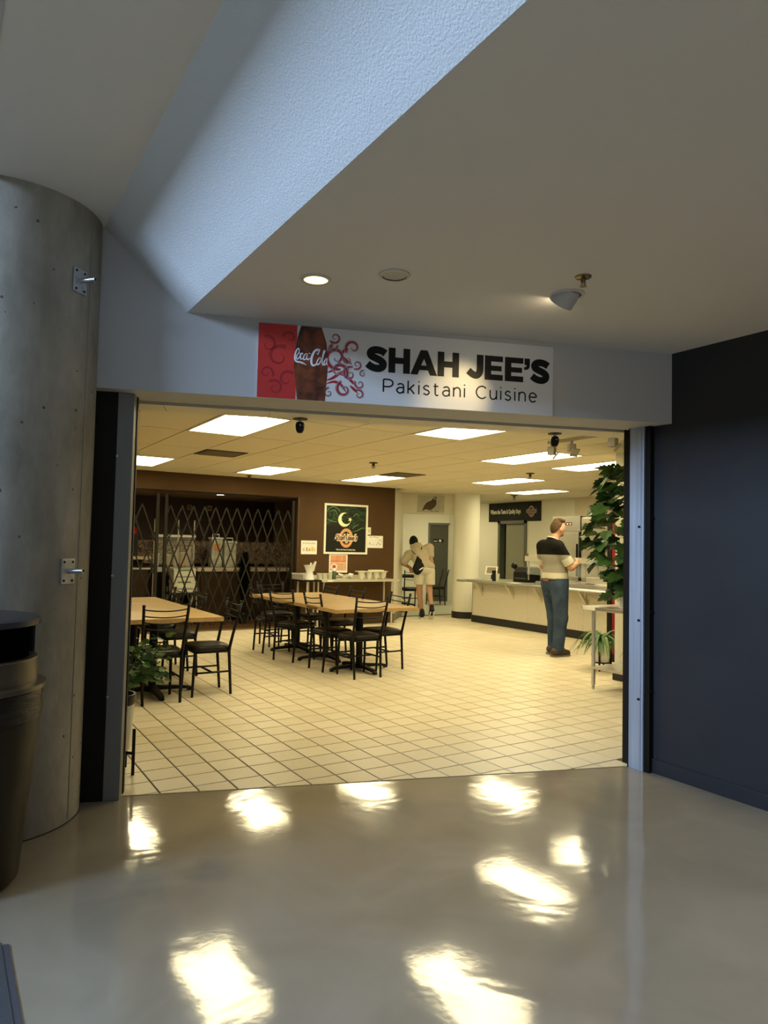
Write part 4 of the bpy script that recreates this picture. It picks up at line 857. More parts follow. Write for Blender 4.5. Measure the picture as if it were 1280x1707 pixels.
for k in range(11):
    a = k * 2.4; MB().box(-.008, .008, -.002, .002, .12, .22 + .02 * (k % 3)).build('cutlery', WHITEPL, cu, loc=(.035 * math.cos(a), .035 * math.sin(a), 0)).rotation_euler = (.25 * math.sin(a), .25 * math.cos(a), a)
for k, x in enumerate((4.27, 4.37, 4.47)):
    t = thing('plastic_cup', ['clear plastic cup next to the cutlery holder', 'clear plastic cup holding beige packets', 'clear plastic cup next to the green bottle'][k], 'cup', (x + .04, 6.65, .80))
    MB().lathe([(.036, 0), (.046, .10), (.048, .105), (.044, .10), (.034, .004)], 18).build('cup', M('cup_clear', (.72, .70, .55), .3, alpha=.6), t, smooth='auto'); MB().lathe([(.033, .01), (.040, .075), (.0, .08)], 14).build('contents', M('cup_content_%d' % k, ((.66, .62, .44), (.52, .40, .24), (.62, .55, .34))[k], .8), t)
gb = thing('green_bottle', 'dark green bottle with white cap on the side table', 'bottle', (4.60, 6.66, .80))
MB().lathe([(.036, 0), (.038, .12), (.030, .145)], 20).build('body', M('bottle_green', (.06, .10, .04), .35), gb, smooth='auto'); MB().lathe([(.034, .140), (.034, .155), (.012, .19), (.0, .195)], 20).build('cap', WHITEPL, gb, smooth='auto')
for k, x in enumerate((4.74, 4.90)):
    t = thing('packet_pile', ['pile of white sachets beside the green bottle', 'pile of white sachets beside the foam bowls'][k], 'sachets', (x, 6.65, .80)); rnd = random.Random(k)
    for q in range(9):
        b = MB().box(-.04, .04, -.03, .03, -.004, .004).build('sachet', M('sachet_white', (.68, .68, .58), .6), t, bevel=.002, loc=(rnd.uniform(-.035, .035), rnd.uniform(-.04, .04), .012 + q * .009)); b.rotation_euler = (rnd.uniform(-.4, .4), rnd.uniform(-.4, .4), rnd.uniform(0, 3))
for k in range(4):
    t = thing('foam_bowl', ['white foam bowl next to the sachets, first of four in a row', 'white foam bowl, second of four counted from the sachets', 'white foam bowl, third of four counted from the sachets', 'white foam bowl, fourth and last of the row counted from the sachets'][k], 'bowl', (5.12 + k * .145, 6.63, .80), group='foam bowls on the side table'); t.scale = (1, 1, 1.35)
    MB().lathe([(.030, 0), (.045, .02), (.058, .06), (.061, .085), (.070, .088), (.070, .094), (.057, .092), (.03, .03)], 22).build('bowl', M('foam_white', (.66, .64, .50), .7), t, smooth='auto')
lt = thing('bowl_lid_tray', 'flat white tray of lids lying across the foam bowls', 'tray', (5.03, 6.55, .928))
MB().prism([(0, .03), (.06, 0), (.56, 0), (.60, .03), (.60, .16), (0, .16)], 0, .012).build('tray', M('foam_white', (.66, .64, .50), .7), lt, bevel=.003)
MB().box(.26, .52, .03, .15, .012, .032).build('lid_stack', M('foam_white', (.66, .64, .50), .7), lt, bevel=.006)

# ------------------------------------------------------------------ servery
PANEL = M('counter_laminate', (.64, .595, .47), .4, c2=(.68, .635, .51), ns=26)
sv_ = thing('servery_counter', 'long beige laminate servery counter with black base and slanted brackets', 'counter', (7.42, 2.55, 0))
for a, b in ((0, 1.15), (1.153, 2.40), (2.403, 3.87)): MB().box(0, .04, a, b, .13, .755).build('front_panel', PANEL, sv_)
MB().box(.04, .75, 0, 3.86, .0, .75).build('carcass', PANEL, sv_); MB().box(-.012, .04, 0, 3.88, 0, .13).build('kick_base', RUBBER, sv_); MB().box(.0, .75, 3.86, 3.875, .13, .75).build('end_panel', PANEL, sv_)
for y in (3.55, 2.72, 2.04, 1.06): MB().wallpoly([(-.20, .755), (0, .50), (0, .565), (-.15, .755)], y, y + .035).build('bracket', M('bracket_cream', (.66, .62, .48), .5), sv_)
for y in (3.55, 2.72, 2.04, 1.06): MB().box(-.012, 0, y + .035, y + .075, .50, .755).build('bracket_plate', PANEL, sv_)
ctp = thing('laminate_worktop', 'grey green laminate worktop at the till end of the servery', 'worktop', (7.18, 4.85, .755))
MB().box(0, .95, 0, 1.60, 0, .042).build('slab', M('worktop_greygreen', (.22, .23, .18), .35, c2=(.27, .28, .22), ns=60), ctp, bevel=.004)
MB().box(-.10, .0, 1.45, 1.62, .0, .04).build('end_lip', M('worktop_greygreen', (.22, .23, .18), .35), ctp)
rl = thing('tray_rail', 'steel tray rail along the hot food end of the servery', 'tray rail', (7.14, 2.55, .755))
for k in range(4): MB().cyl((.03 + k * .085, 0, .022), (.03 + k * .085, 2.29, .022), .014, n=10).build('rail_tube', STEEL, rl, smooth='auto')
MB().box(0, .32, 0, 2.29, 0, .008).build('rail_plate', STEEL, rl)
stt = thing('steam_table', 'steel hot food table with pans behind the tray rail', 'steam table', (7.50, 2.55, .755))
MB().box(0, .72, 0, 2.29, 0, .09).build('top', STEEL, stt, bevel=.004)
for k in range(4): MB().box(.12, .62, .10 + k * .53, .58 + k * .53, .09, .105).build('pan', M('pan_steel', (.60, .58, .52), .25, .9), stt, bevel=.006)
for k, (y, w) in enumerate(((3.30, .55), (2.9, .35))):
    t = thing('food_pan_lid', ['large pale lid covering a hot food pan', 'stacked pale covers at the end of the hot food pans'][k], 'pan lid', (7.62, y, .86)); MB().box(0, .45, 0, w, 0, .10).build('cover', PLS, t, bevel=.01); MB().tube([(.2, w * .3, .10), (.2, w * .3, .14), (.2, w * .7, .14), (.2, w * .7, .10)], .01, 8).build('handle', PLS, t)
for k, y in enumerate((3.78, 4.25)):
    t = thing('serving_spoon', ['serving spoon lying by the pale pan lid', 'serving spoon lying near the till end of the pans'][k], 'spoon', (7.58, y, .862)); MB().tube([(0, 0, .008), (.02, .10, .012), (.05, .20, .02)], .006, 6).build('handle', PLS, t); MB().lathe([(0, 0), (.03, .004), (.034, .018), (.03, .014)], 12, close=False).build('bowl', PLS, t)
sn = thing('sneeze_guard', 'glazed sneeze guard with steel top shelf over the hot food', 'sneeze guard', (7.62, 2.55, .845))
MB().box(-.06, .32, 0, 2.60, .37, .40).build('top_shelf', PLS, sn, bevel=.004); MB().box(-.075, -.06, 0, 2.60, .33, .42).build('shelf_edge', PLS, sn)
MB().box(-.02, -.014, 0, 2.6, .10, .37).build('glass_front', M('guard_glass', (.8, .85, .8), .06, alpha=.12), sn)
for y in (.02, 1.30, 2.58):
    for x in (.0, .29): MB().cyl((x, y, 0), (x, y, .40), .013, n=10).build('post', STEEL, sn)
MB().cyl((-.02, 2.60, .40), (-.02, 2.60, .46), .02, n=12).build('post_knob', M('knob_brown', (.16, .07, .03), .5), sn)
# till equipment
pt = thing('tablet_till', 'white tablet till on a stand on the laminate worktop', 'tablet', (7.55, 6.02, .797), R(-58))
MB().box(-.10, .10, -.07, .07, 0, .015).build('base', WHITEPL, pt, bevel=.006)
MB().box(-.02, .02, .0, .02, .01, .12).build('stand', BLACKP, pt)
sc_ = MB().box(-.115, .115, -.012, .004, -.085, .085).build('tablet', WHITEPL, pt, bevel=.006); sc_.location = (-.01, -.005, .175); sc_.rotation_euler = (R(-28), 0, 0)
MB().box(-.085, .085, -.0135, -.012, -.062, .062).build('screen', M('screen_grey', (.26, .23, .15), .15), sc_)
cr = thing('card_reader', 'small white card reader by the tablet stand', 'card reader', (7.42, 6.26, .797)); MB().box(-.03, .03, -.06, .06, 0, .03).build('body', WHITEPL, cr, bevel=.008); MB().box(-.02, .02, -.01, .045, .03, .033).build('keypad', PLS, cr)
bs = thing('barcode_scanner', 'black hooded scanner on a short post at the till', 'scanner', (7.80, 5.66, .797), R(-58))
MB().lathe([(.05, 0), (.045, .02), (.016, .03), (.016, .25)], 18).build('post', BLACKP, bs, smooth='auto'); h_ = MB().lathe([(.02, -.05), (.052, -.03), (.055, .02), (.03, .05), (0, .055)], 18).build('head', BLACKP, bs, smooth='auto'); h_.location = (-.02, -.02, .28); h_.rotation_euler = (R(60), R(-25), 0)
pn = thing('receipt_printer', 'bulky black receipt printer with curved cover on the worktop', 'printer', (7.62, 5.17, .797))
MB().wallpoly([(0, 0), (.36, 0), (.36, .22), (.27, .275), (.10, .265), (0, .17)], 0, .36).build('body', BLACKP, pn, bevel=.02, seg=3); MB().box(-.004, .0, .04, .32, .06, .075).build('paper_slot', M('slot_grey', (.10, .10, .10), .4), pn)
for k, y in enumerate((5.62, 5.72)):
    t = thing('glass_tumbler', ['clear tumbler in front of the black printer', 'tall dark holder beside the clear tumbler'][k], 'tumbler', (7.34, y, .797)); MB().lathe([(.032, 0), (.038, .14 + .05 * k), (.035, .14 + .05 * k), (.030, .006)], 16).build('cup', (M('tumbler_clear', (.7, .7, .6), .1, alpha=.45), BLACKP)[k], t, smooth='auto'); MB().lathe([(.028, .01), (.031, .06), (0, .06)], 14).build('contents', M('tumbler_fill', (.6, .56, .42), .7), t)
pl = thing('paper_slip', 'white paper slip on the worktop edge below the printer', 'paper', (7.20, 4.95, .7975)); MB().box(0, .10, 0, .26, 0, .003).build('sheet', PAPER, pl)
# refrigerator and steel cabinet
fg = thing('refrigerator', 'tall stainless refrigerator with control display behind the servery', 'refrigerator', (8.9, 5.14, 0))
MB().box(.02, .78, 0, .70, .08, 2.02).build('cabinet', STEEL, fg); d_ = MB().box(0, .02, .035, .665, .12, 1.72).build('door', M('fridge_door', (.50, .48, .42), .35, .8), fg, bevel=.004); MB().box(0, .02, 0, .70, 1.74, 2.02).build('control_panel', STEEL, fg)
MB().box(-.003, 0, .20, .36, 1.85, 1.90).build('display', BLACKP, fg); MB().box(-.005, -.003, .22, .26, 1.865, 1.885).build('digit', M('digit_lit', (.8, .3, .2), .5, emit=((1, .3, .15), 1.5)), fg); MB().box(-.005, -.003, .29, .33, 1.865, 1.885).build('digit', M('digit_lit', (.8, .3, .2), .5), fg)
MB().box(-.02, .0, .05, .08, .9, 1.5).build('handle', BLACKM, d_); MB().box(.005, .025, .0, .03, .12, 1.72).build('door_gap', BLACKM, fg)
for y in (.05, .65): MB().cyl((.1, y, 0), (.1, y, .08), .02, n=10).build('foot', BLACKM, fg)
sc3 = thing('steel_cabinet', 'wide plain stainless cabinet beside the refrigerator', 'cabinet', (8.92, 3.2, 0))
MB().box(.02, .8, 0, 1.92, .08, 2.0).build('body', STEEL, sc3); 
for a in (0, .645, 1.29): MB().box(0, .02, a + .004, a + .636, .1, 1.98).build('door', M('cabinet_door', (.54, .50, .42), .35, .8), sc3, bevel=.003)
MB().box(.05, .75, .05, 1.87, 0, .08).build('plinth', BLACKM, sc3)
# black banner above door 2
bn = thing('black_banner', 'black banner with white slogan and orange ring logo above the servery door', 'banner', (9.885, 8.88, 2.0), R(-90))
MB().box(0, 1.72, -.004, .010, 0, .435).build('cloth', M('banner_black', (.012, .012, .008), .6, c2=(.016, .016, .011), ns=2, spec=.15), bn)
tg = MB(); put_text(tg, 'Where the Taste & Quality Stays', .06, .185, -.005, .135, width=1.03, bold=.006); tg.build('slogan', M('banner_white', (.66, .63, .50), .6), bn)
logo(bn, 1.43, .215, .125, -.005, (M('banner_orange', (.42, .24, .13), .5), M('banner_pale', (.40, .34, .26), .5), M('banner_brown', (.12, .05, .03), .5), M('banner_green', (.3, .3, .1), .5)))
# partridge picture above the passage
ang = math.atan2(7.235 - 7.85, 7.75 - 6.77)
bx_ = Vector((6.77, 7.85)) + Vector((math.cos(ang), math.sin(ang))) * .28
bd = thing('bird_picture', 'pale unframed print of a standing partridge above the passage', 'picture', (bx_.x, bx_.y, 2.075), ang)
MB().box(0, .545, -.012, 0, 0, .345).build('print', M('bird_backdrop', (.52, .50, .40), .6, c2=(.42, .40, .32), ns=5), bd)
BB = lambda pts: [(x * .545 / 1000, (1000 - z) * .345 / 745) for x, z in pts]
def birdpoly(pts): return [((x - 95) / 955 * .545, (935 - z) / 700 * .345) for x, z in pts]
MB().flat(birdpoly([(260, 875), (310, 730), (340, 640), (400, 550), (500, 480), (590, 430), (640, 350), (680, 305), (740, 290), (775, 330), (750, 420), (770, 500), (750, 620), (700, 710), (620, 790), (560, 830), (480, 815), (380, 800), (330, 840)]), -.0126).build('bird_body', M('bird_brown', (.055, .038, .022), .7, c2=(.10, .07, .04), ns=30), bd)
MB().flat(birdpoly([(680, 330), (735, 335), (740, 385), (700, 400), (670, 370)]), -.0132).build('bird_face', M('bird_face', (.55, .50, .40), .7), bd)
for p_ in ([(490, 815), (500, 860)], [(570, 825), (625, 885)]): MB().ribbon(birdpoly(p_), .010, -.0130).build('bird_leg', M('bird_leg', (.07, .04, .02), .7), bd)
MB().flat(birdpoly([(690, 890), (760, 850), (820, 850), (880, 890), (800, 910)]), -.0126).build('stone_print', M('stone_print', (.32, .28, .20), .7), bd)
# cooler, steel table, plants
co = thing('drinks_cooler', 'red and black drinks cooler mostly hidden behind the pale wall end', 'cooler', (6.10, 1.40, 0))
MB().box(0, .62, 0, .70, 0, 1.85).build('cabinet', BLACKP, co); MB().box(-.012, 0, .02, .62, .10, 1.80).build('red_panel', M('cooler_red', (.20, .012, .012), .5, spec=.2), co); MB().box(-.012, 0, .63, .70, .05, 1.85).build('door_frame', BLACKP, co)
fp = thing('food_poster', 'orange food photo poster on the pale wall end behind the leafy plant', 'poster', (5.128, 1.165, .80), R(-90)); MB().box(0, .42, -.006, 0, 0, .52).build('sheet', PAPER, fp); MB().flat([(.03, .28), (.40, .28), (.40, .48), (.03, .48)], -.0066).build('photo_print', M('flyer_orange', (.62, .20, .08), .5), fp); MB().flat([(.03, .04), (.40, .04), (.40, .25), (.03, .25)], -.0066).build('photo_print', M('poster_pink', (.66, .40, .34), .5, c2=(.5, .2, .15), ns=16), fp)
wt = thing('work_table', 'stainless work table with undershelf beside the right jamb and leafy plant', 'work table', (4.48, -.55, 0)); wt['label'] = 'stainless work table with undershelf in front of the pale wall end'
MB().box(0, .60, 0, 1.60, .785, .825).build('tabletop', STEEL, wt, bevel=.006); MB().box(.04, .56, .04, 1.50, .20, .225).build('undershelf', STEEL, wt)
for x, y in ((.06, 1.49), (.54, 1.49), (.06, .08), (.54, .08)): l_ = MB().cyl((x, y, .04), (x, y, .79), .02, n=14).build('leg', STEEL, wt, smooth='auto'); MB().cyl((x, y, 0), (x, y, .04), .013, n=10).build('foot', ZINC, l_)
MB().box(.0, .13, 1.6, 1.603, .79, .82).build('maker_label', PAPER, wt); MB().box(-.003, 0, 1.42, 1.58, .79, .82).build('maker_label', PAPER, wt)
def leaf_mesh(name, pts, fold=.15, curl=.2):
    mb = MB(); n = len(pts); mb.v.append((0, 0, 0))
    L = max(p[1] for p in pts)
    for x, y in pts: mb.v.append((x, y, abs(x) * fold - curl * (y / L) ** 2 * L * .5))
    mb.f = [(0, i, i + 1) for i in range(1, n)]
    return mb.mesh(name)
half = [(.012, 0), (.045, -.012), (.062, .018), (.050, .030), (.070, .052), (.050, .062), (.052, .085), (.030, .080), (.020, .105), (0, .118)]
ivy = leaf_mesh('leaf', half + [(-x, y) for x, y in reversed(half[:-1])])
half2 = [(.010, 0), (.030, .006), (.036, .03), (.026, .055), (.0, .08)]
pothos = leaf_mesh('leaf', half2 + [(-x, y) for x, y in reversed(half2[:-1])])
def orient(o, d, roll): 
    q = Vector(d).to_track_quat('Y', 'Z'); o.rotation_mode = 'QUATERNION'; o.rotation_quaternion = q @ Matrix.Rotation(roll, 4, 'Y').to_quaternion()
tr_ = thing('leafy_plant', 'tall dark green lobed-leaf plant standing on the stainless table beside the jamb', 'plant', (4.74, .66, .825))
MB().lathe([(.10, 0), (.13, .18), (.125, .18), (.10, .15)], 20).build('pot', WHITEPL, tr_, smooth='auto'); MB().lathe([(0, .15), (.115, .15)], 18, close=False).build('soil', SOIL, tr_)
MB().tube([(0, 0, .1), (.02, .01, .5), (-.01, .03, 1.0), (.01, 0, 1.30)], [.022, .018, .012, .006], 8).build('trunk', STEM, tr_)
rn = random.Random(4); gm = [GREEN2, GREEN2, GREEN, GREEN3]
ivys = []
for m_ in gm: me = ivy.copy(); me.materials.clear(); me.materials.append(m_); ivys.append(me)
for k in range(330):
    z = rn.uniform(.10, 1.42); t_ = (z - .05) / 1.37; rad = .40 * (math.sin(math.pi * min(1, max(.12, .18 + .70 * t_))) ** .6) * (1.0 if z > .42 else .55)
    a = rn.uniform(0, 2 * math.pi); r_ = rad * math.sqrt(rn.uniform(.08, 1)); p = Vector((r_ * math.cos(a), r_ * math.sin(a), z + rn.uniform(-.03, .03)))
    w_ = Vector((4.74, .66, 0)) + p
    if w_.x > 4.95: continue
    o = link('leaf', ivys[rn.choice((0, 0, 1, 2, 2, 3))], None, tr_, p); s_ = rn.uniform(1.0, 1.45); o.scale = (s_,) * 3
    orient(o, (math.cos(a) + rn.uniform(-.6, .6), math.sin(a) + rn.uniform(-.6, .6), rn.uniform(-1.1, .25)), rn.uniform(-.7, .7))
for k in range(16):
    z = .3 + k * .065; a = k * 2.4; MB().tube([(0, 0, z), (.14 * math.cos(a), .14 * math.sin(a), z + .05), (.26 * math.cos(a), .26 * math.sin(a), z + .04)], .004, 5).build('branch', STEM, tr_)
def spider(x, y, z, s, label, n, seed, stand=True, lim=None):
    t = thing('strap_leaf_plant', label, 'plant', (x, y, z)); rn = random.Random(seed); zb = .10 if stand else 0
    MB().lathe([(.085, zb), (.10, zb + .24), (.094, zb + .24), (.085, zb + .2)], 24).build('pot', WHITEPL, t, smooth='auto'); MB().lathe([(0, zb + .21), (.09, zb + .21)], 18, close=False).build('soil', SOIL, t)
    if stand:
        for k in range(4): a = k * math.pi / 2 + .5; MB().box(-.008, .008, -.008, .008, 0, zb + .12).build('stand_leg', BLACKM, t, loc=(.106 * math.cos(a), .106 * math.sin(a), 0))
        MB().lathe([(.08, zb - .012), (.11, zb - .012), (.11, zb - .002), (.08, zb - .002)], 20).build('stand_ring', BLACKM, t)
    for k in range(n):
        a = rn.uniform(0, 2 * math.pi); L = s * rn.uniform(.6, 1.1); up = rn.uniform(.5, 1.2); mb = MB(); N = 7; d = Vector((math.cos(a), math.sin(a), 0)); sd_ = Vector((-d.y, d.x, 0))
        for i in range(N + 1):
            q = i / N; p = d * (L * .62 * q ** 1.1) + Vector((0, 0, zb + .2 + L * (up * q - (up + .18) * q * q))); w = .016 * math.sin(math.pi * (.12 + .88 * q)) + .001
            mb.v += [tuple(p - sd_ * w + Vector((0, 0, .004))), tuple(p), tuple(p + sd_ * w + Vector((0, 0, .004)))]
        mb.f = [f_ for i in range(N) for f_ in ((3 * i, 3 * i + 1, 3 * i + 4, 3 * i + 3), (3 * i + 1, 3 * i + 2, 3 * i + 5, 3 * i + 4))]
        mb.build('leaf', (GREEN, GREEN3, GREEN, GREEN2)[k % 4], t, smooth=True)
    return t
spider(5.49, 1.66, 0, .60, 'arching strap-leaf plant in white pot on the floor behind the stainless table', 58, 3)
spider(4.82, .50, .225, .42, 'strap-leaf plant in white pot on the undershelf of the stainless table', 40, 9, stand=False)
pp_ = thing('bushy_pot_plant', 'bushy small-leaved plant in white pot on black stand by the grey jamb', 'plant', (-.155, .445, 0))
MB().lathe([(.085, .14), (.105, .40), (.100, .42), (.085, .38)], 24).build('pot', M('pot_cream', (.66, .62, .52), .5), pp_, smooth='auto'); MB().lathe([(.100, .40), (.112, .43), (.114, .47), (.100, .47), (.09, .43)], 20).build('nursery_pot', BLACKP, pp_, smooth='auto'); MB().lathe([(0, .435), (.088, .435)], 18, close=False).build('soil', SOIL, pp_)
for k in range(4): a = k * math.pi / 2 - .75; MB().box(-.008, .008, -.008, .008, 0, .27).build('stand_leg', BLACKM, pp_, loc=(.125 * math.cos(a), .125 * math.sin(a), 0)); MB().box(0, .12, -.006, .006, .12, .135).build('stand_arm', BLACKM, pp_).rotation_euler = (0, 0, a)
rn = random.Random(12); pots = []
for m_ in (M('leaf_mid_green', (.06, .15, .03), .6), M('leaf_lime_green', (.17, .27, .06), .6), M('leaf_bright_green', (.10, .21, .036), .6)): me = pothos.copy(); me.materials.clear(); me.materials.append(m_); pots.append(me)
for k in range(22):
    a = rn.uniform(-2.6, 1.9); tip = Vector((.25 * math.cos(a), .25 * math.sin(a), rn.uniform(.58, .84))); mid = Vector((tip.x * .45, tip.y * .45, .57))
    MB().tube([(0.02 * math.cos(a), .02 * math.sin(a), .43), mid, tip], .0035, 5).build('stem', M('green_stem', (.10, .13, .05), .6), pp_)
    for q in range(13):
        f_ = rn.uniform(.45, 1.05); p = mid.lerp(tip, (f_ - .45) / .55) + Vector((rn.uniform(-.06, .06), rn.uniform(-.06, .06), rn.uniform(-.05, .05)))
        if p.x < -.17: continue
        o = link('leaf', pots[rn.randrange(3)], None, pp_, p); s_ = rn.uniform(.42, .75); o.scale = (s_,) * 3; orient(o, (math.cos(a) + rn.uniform(-.8, .8), math.sin(a) + rn.uniform(-.8, .8), rn.uniform(-.7, .4)), rn.uniform(-.8, .8))
# unseen ceiling panel added to light the passage
t = thing('added_hall_light', 'added light panel out of view in the passage ceiling beyond the partridge picture', 'ceiling light', (8.6, 9.3, ZC)); MB().box(-.29, .29, -.59, .59, -.006, .006).build('frame', M('troffer_frame', (.66, .62, .50), .5), t); MB().box(-.26, .26, -.56, .56, -.010, -.006).build('diffuser', EMIT, t)

# ------------------------------------------------------------------ people
def cap(a, b, ra, rb=None, s=(1, 1, 1), cut=None):
    a = np.array(a, float); b = np.array(b, float); rb = ra if rb is None else rb; sv = np.array(s, float)
    def fn(P):
        p = P * sv; A = a * sv; ab = (b - a) * sv; t = np.clip(((p - A) @ ab) / max(ab @ ab, 1e-9), 0, 1)
        d = np.linalg.norm(p - A - t[:, None] * ab, axis=1) - (ra + (rb - ra) * t)
        d = d / sv.max()
        if cut is not None: d = np.maximum(d, (P - np.array(cut[0])) @ np.array(cut[1]))
        return d
    m = max(ra, rb) / min(s) + .03
    return fn, np.minimum(a, b) - m, np.maximum(a, b) + m
def ell(c, r, rot=0.0):
    c = np.array(c, float); r = np.array(r, float); cs, sn = math.cos(rot), math.sin(rot)
    def fn(P):
        p = P - c; q = np.stack([p[:, 0] * cs - p[:, 2] * sn, p[:, 1], p[:, 0] * sn + p[:, 2] * cs], 1)
        k0 = np.linalg.norm(q / r, axis=1); k1 = np.linalg.norm(q / (r * r), axis=1) + 1e-9
        return k0 * (k0 - 1) / k1
    m = r.max() + .03
    return fn, c - m, c + m
def nets(prims, k=.03, h=.01, halfs=()):
    lo = np.min([p[1] for p in prims], 0); hi = np.max([p[2] for p in prims], 0); n = np.ceil((hi - lo) / h).astype(int) + 2
    F = np.full(n, .2)
    for fn, l, u in prims:
        i0 = np.maximum(((l - lo) / h).astype(int) - 1, 0); i1 = np.minimum(((u - lo) / h).astype(int) + 3, n)
        g_ = np.stack(np.meshgrid(*[lo[d] + h * np.arange(i0[d], i1[d]) for d in range(3)], indexing='ij'), -1); sh = g_.shape[:3]
        D = fn(g_.reshape(-1, 3)).reshape(sh); S = F[i0[0]:i1[0], i0[1]:i1[1], i0[2]:i1[2]]
        hh = np.clip(.5 + .5 * (S - D) / k, 0, 1); F[i0[0]:i1[0], i0[1]:i1[1], i0[2]:i1[2]] = S + (D - S) * hh - k * hh * (1 - hh)
    if halfs:
        g_ = np.stack(np.meshgrid(*[lo[d] + h * np.arange(n[d]) for d in range(3)], indexing='ij'), -1)
        for p, nr in halfs: F = np.maximum(F, (g_ - np.array(p)) @ np.array(nr))
    c = n - 1; acc = np.zeros((*c, 3)); cnt = np.zeros(c)
    for ax in range(3):
        for a in (0, 1):
            for b in (0, 1):
                o0 = [0, 0, 0]; o1 = [(ax + 1) % 3, (ax + 2) % 3]; o0[o1[0]] = a; o0[o1[1]] = b; e0 = list(o0); e0[ax] = 1
                f0 = F[o0[0]:o0[0] + c[0], o0[1]:o0[1] + c[1], o0[2]:o0[2] + c[2]]; f1 = F[e0[0]:e0[0] + c[0], e0[1]:e0[1] + c[1], e0[2]:e0[2] + c[2]]
                x = (f0 < 0) != (f1 < 0); t = np.where(x, f0 / np.where(x, f0 - f1, 1), 0); pos = np.zeros((*c, 3)); pos[..., 0] = o0[0]; pos[..., 1] = o0[1]; pos[..., 2] = o0[2]; pos[..., ax] = t
                acc += pos * x[..., None]; cnt += x
    act = cnt > 0; idx = -np.ones(c, int); idx[act] = np.arange(act.sum()); I = np.argwhere(act)
    V = lo + h * (I + acc[act] / cnt[act][:, None]); fs = []
    for ax in range(3):
        b_, c_ = (ax + 1) % 3, (ax + 2) % 3; sl0 = [slice(1, -1)] * 3; sl0[ax] = slice(0, -1); sl1 = [slice(1, -1)] * 3; sl1[ax] = slice(1, None)
        f0 = F[tuple(sl0)] < 0; f1 = F[tuple(sl1)] < 0; base = np.array([1, 1, 1]); base[ax] = 0
        for flag, m in ((0, f0 & ~f1), (1, ~f0 & f1)):
            E = np.argwhere(m) + base
            if not len(E): continue
            ub = np.zeros(3, int); ub[b_] = 1; uc = np.zeros(3, int); uc[c_] = 1
            q = [idx[tuple((E - ub - uc).T)], idx[tuple((E - uc).T)], idx[tuple(E.T)], idx[tuple((E - ub).T)]]
            q = np.stack(q if flag == 0 else q[::-1], 1); fs.append(q)
    fs = np.concatenate(fs); return V, fs
def flesh(name, mat, parent, sets):
    mb = MB()
    for a in sets: v, f_ = nets(*a[0], **a[1]); mb.add(v.tolist(), f_.tolist())
    me = bpy.data.meshes.new(name); me.from_pydata(mb.v, [], mb.f); me.update()
    for p in me.polygons: p.use_smooth = True
    return link(name, me, mat, parent)
def vlerp(a, b, t): return tuple(a[i] + (b[i] - a[i]) * t for i in range(3))
def hand(wr, d, side, palm_n):
    """palm with four curled fingers and a thumb; wr wrist, d pointing direction, side = towards the thumb, palm_n = palm normal"""
    wr, d, sd, n = Vector(wr), Vector(d).normalized(), Vector(side).normalized(), Vector(palm_n).normalized(); P = []
    kn = wr + d * .085
    for w in (-.03, -.01, .012, .03): P.append(cap(wr + d * .012 + sd * w * .55, kn + sd * w, .014, .0125))
    for w, L in ((.031, .85), (.011, 1.0), (-.010, .95), (-.030, .75)):
        a = kn + sd * w; b = a + (d * .75 + n * .55) * .036 * L; c = b + (d * .1 + n) * .026 * L; e = c + (-d * .55 + n * .55) * .020 * L
        P += [cap(a, b, .0098, .009), cap(b, c, .009, .0083), cap(c, e, .0083, .0072)]
    a = wr + d * .025 + sd * .028; b = a + (d * .6 + sd * .75 + n * .2) * .036; c = b + (d * .9 + n * .45 + sd * .1) * .030
    P += [cap(wr + d * .01 + sd * .012, a, .014, .0125), cap(a, b, .012, .0105), cap(b, c, .0100, .0085)]
    return P
HAIRB = M('brown_hair', (.060, .034, .014), .75, c2=(.095, .055, .024), ns=60, bump=.8, bs=120, spec=.2)
HAIRK = M('black_hair', (.008, .007, .006), .6, spec=.15, bump=.8, bs=140)
JEAN = M('blue_denim', (.028, .048, .085), .85, spec=.15, c2=(.055, .085, .135), ns=7, bump=.3, bs=90)
# --- the man
mn = thing('person', 'man in black and grey colour-block polo shirt and jeans looking down at a phone', 'person', (5.80, 2.72, 0), R(-4))
rA, rK, rH = (-.03, -.105, .11), (.015, -.11, .50), (-.005, -.095, .93)
lA, lK, lH = (.09, .115, .11), (.095, .115, .50), (.005, .095, .93)
rS, rE, rW = (-.085, -.168, 1.43), (.065, -.235, 1.165), (.235, -.150, 1.205)
lS, lE, lW = (-.085, .168, 1.43), (.035, .275, 1.165), (.225, .15, 1.20)
HC = (.050, 0, 1.668)
body = [cap(rA, rK, .038, .06), cap(rK, rH, .062, .088), cap(lA, lK, .038, .06), cap(lK, lH, .062, .088), cap((-.06, -.105, .06), (.08, -.11, .055), .032, .026), cap((.06, .115, .06), (.20, .12, .055), .032, .026),
        ell((.0, 0, 1.0), (.125, .165, .15)), ell((.01, 0, 1.14), (.135, .155, .16)), ell((-.03, 0, 1.32), (.125, .175, .17)), cap((-.06, -.14, 1.44), (-.06, .14, 1.44), .07), cap((-.045, 0, 1.46), (.01, 0, 1.59), .062, .056),
        cap(rS, rE, .055, .046), cap(rE, rW, .046, .030), cap(lS, lE, .055, .046), cap(lE, lW, .046, .030)]
face = [ell(HC, (.098, .078, .122), .42), cap((.01, 0, 1.57), (.03, 0, 1.62), .054, .06), ell((.085, 0, 1.60), (.045, .045, .045)), cap((.118, 0, 1.665), (.142, 0, 1.625), .010, .014), cap((.115, -.018, 1.575), (.115, .018, 1.575), .010),
        ell((.03, -.080, 1.655), (.022, .010, .033), .3), ell((.03, .080, 1.655), (.022, .010, .033), .3), cap((.118, -.033, 1.688), (.122, -.018, 1.69), .012), cap((.118, .033, 1.688), (.122, .018, 1.69), .012)]
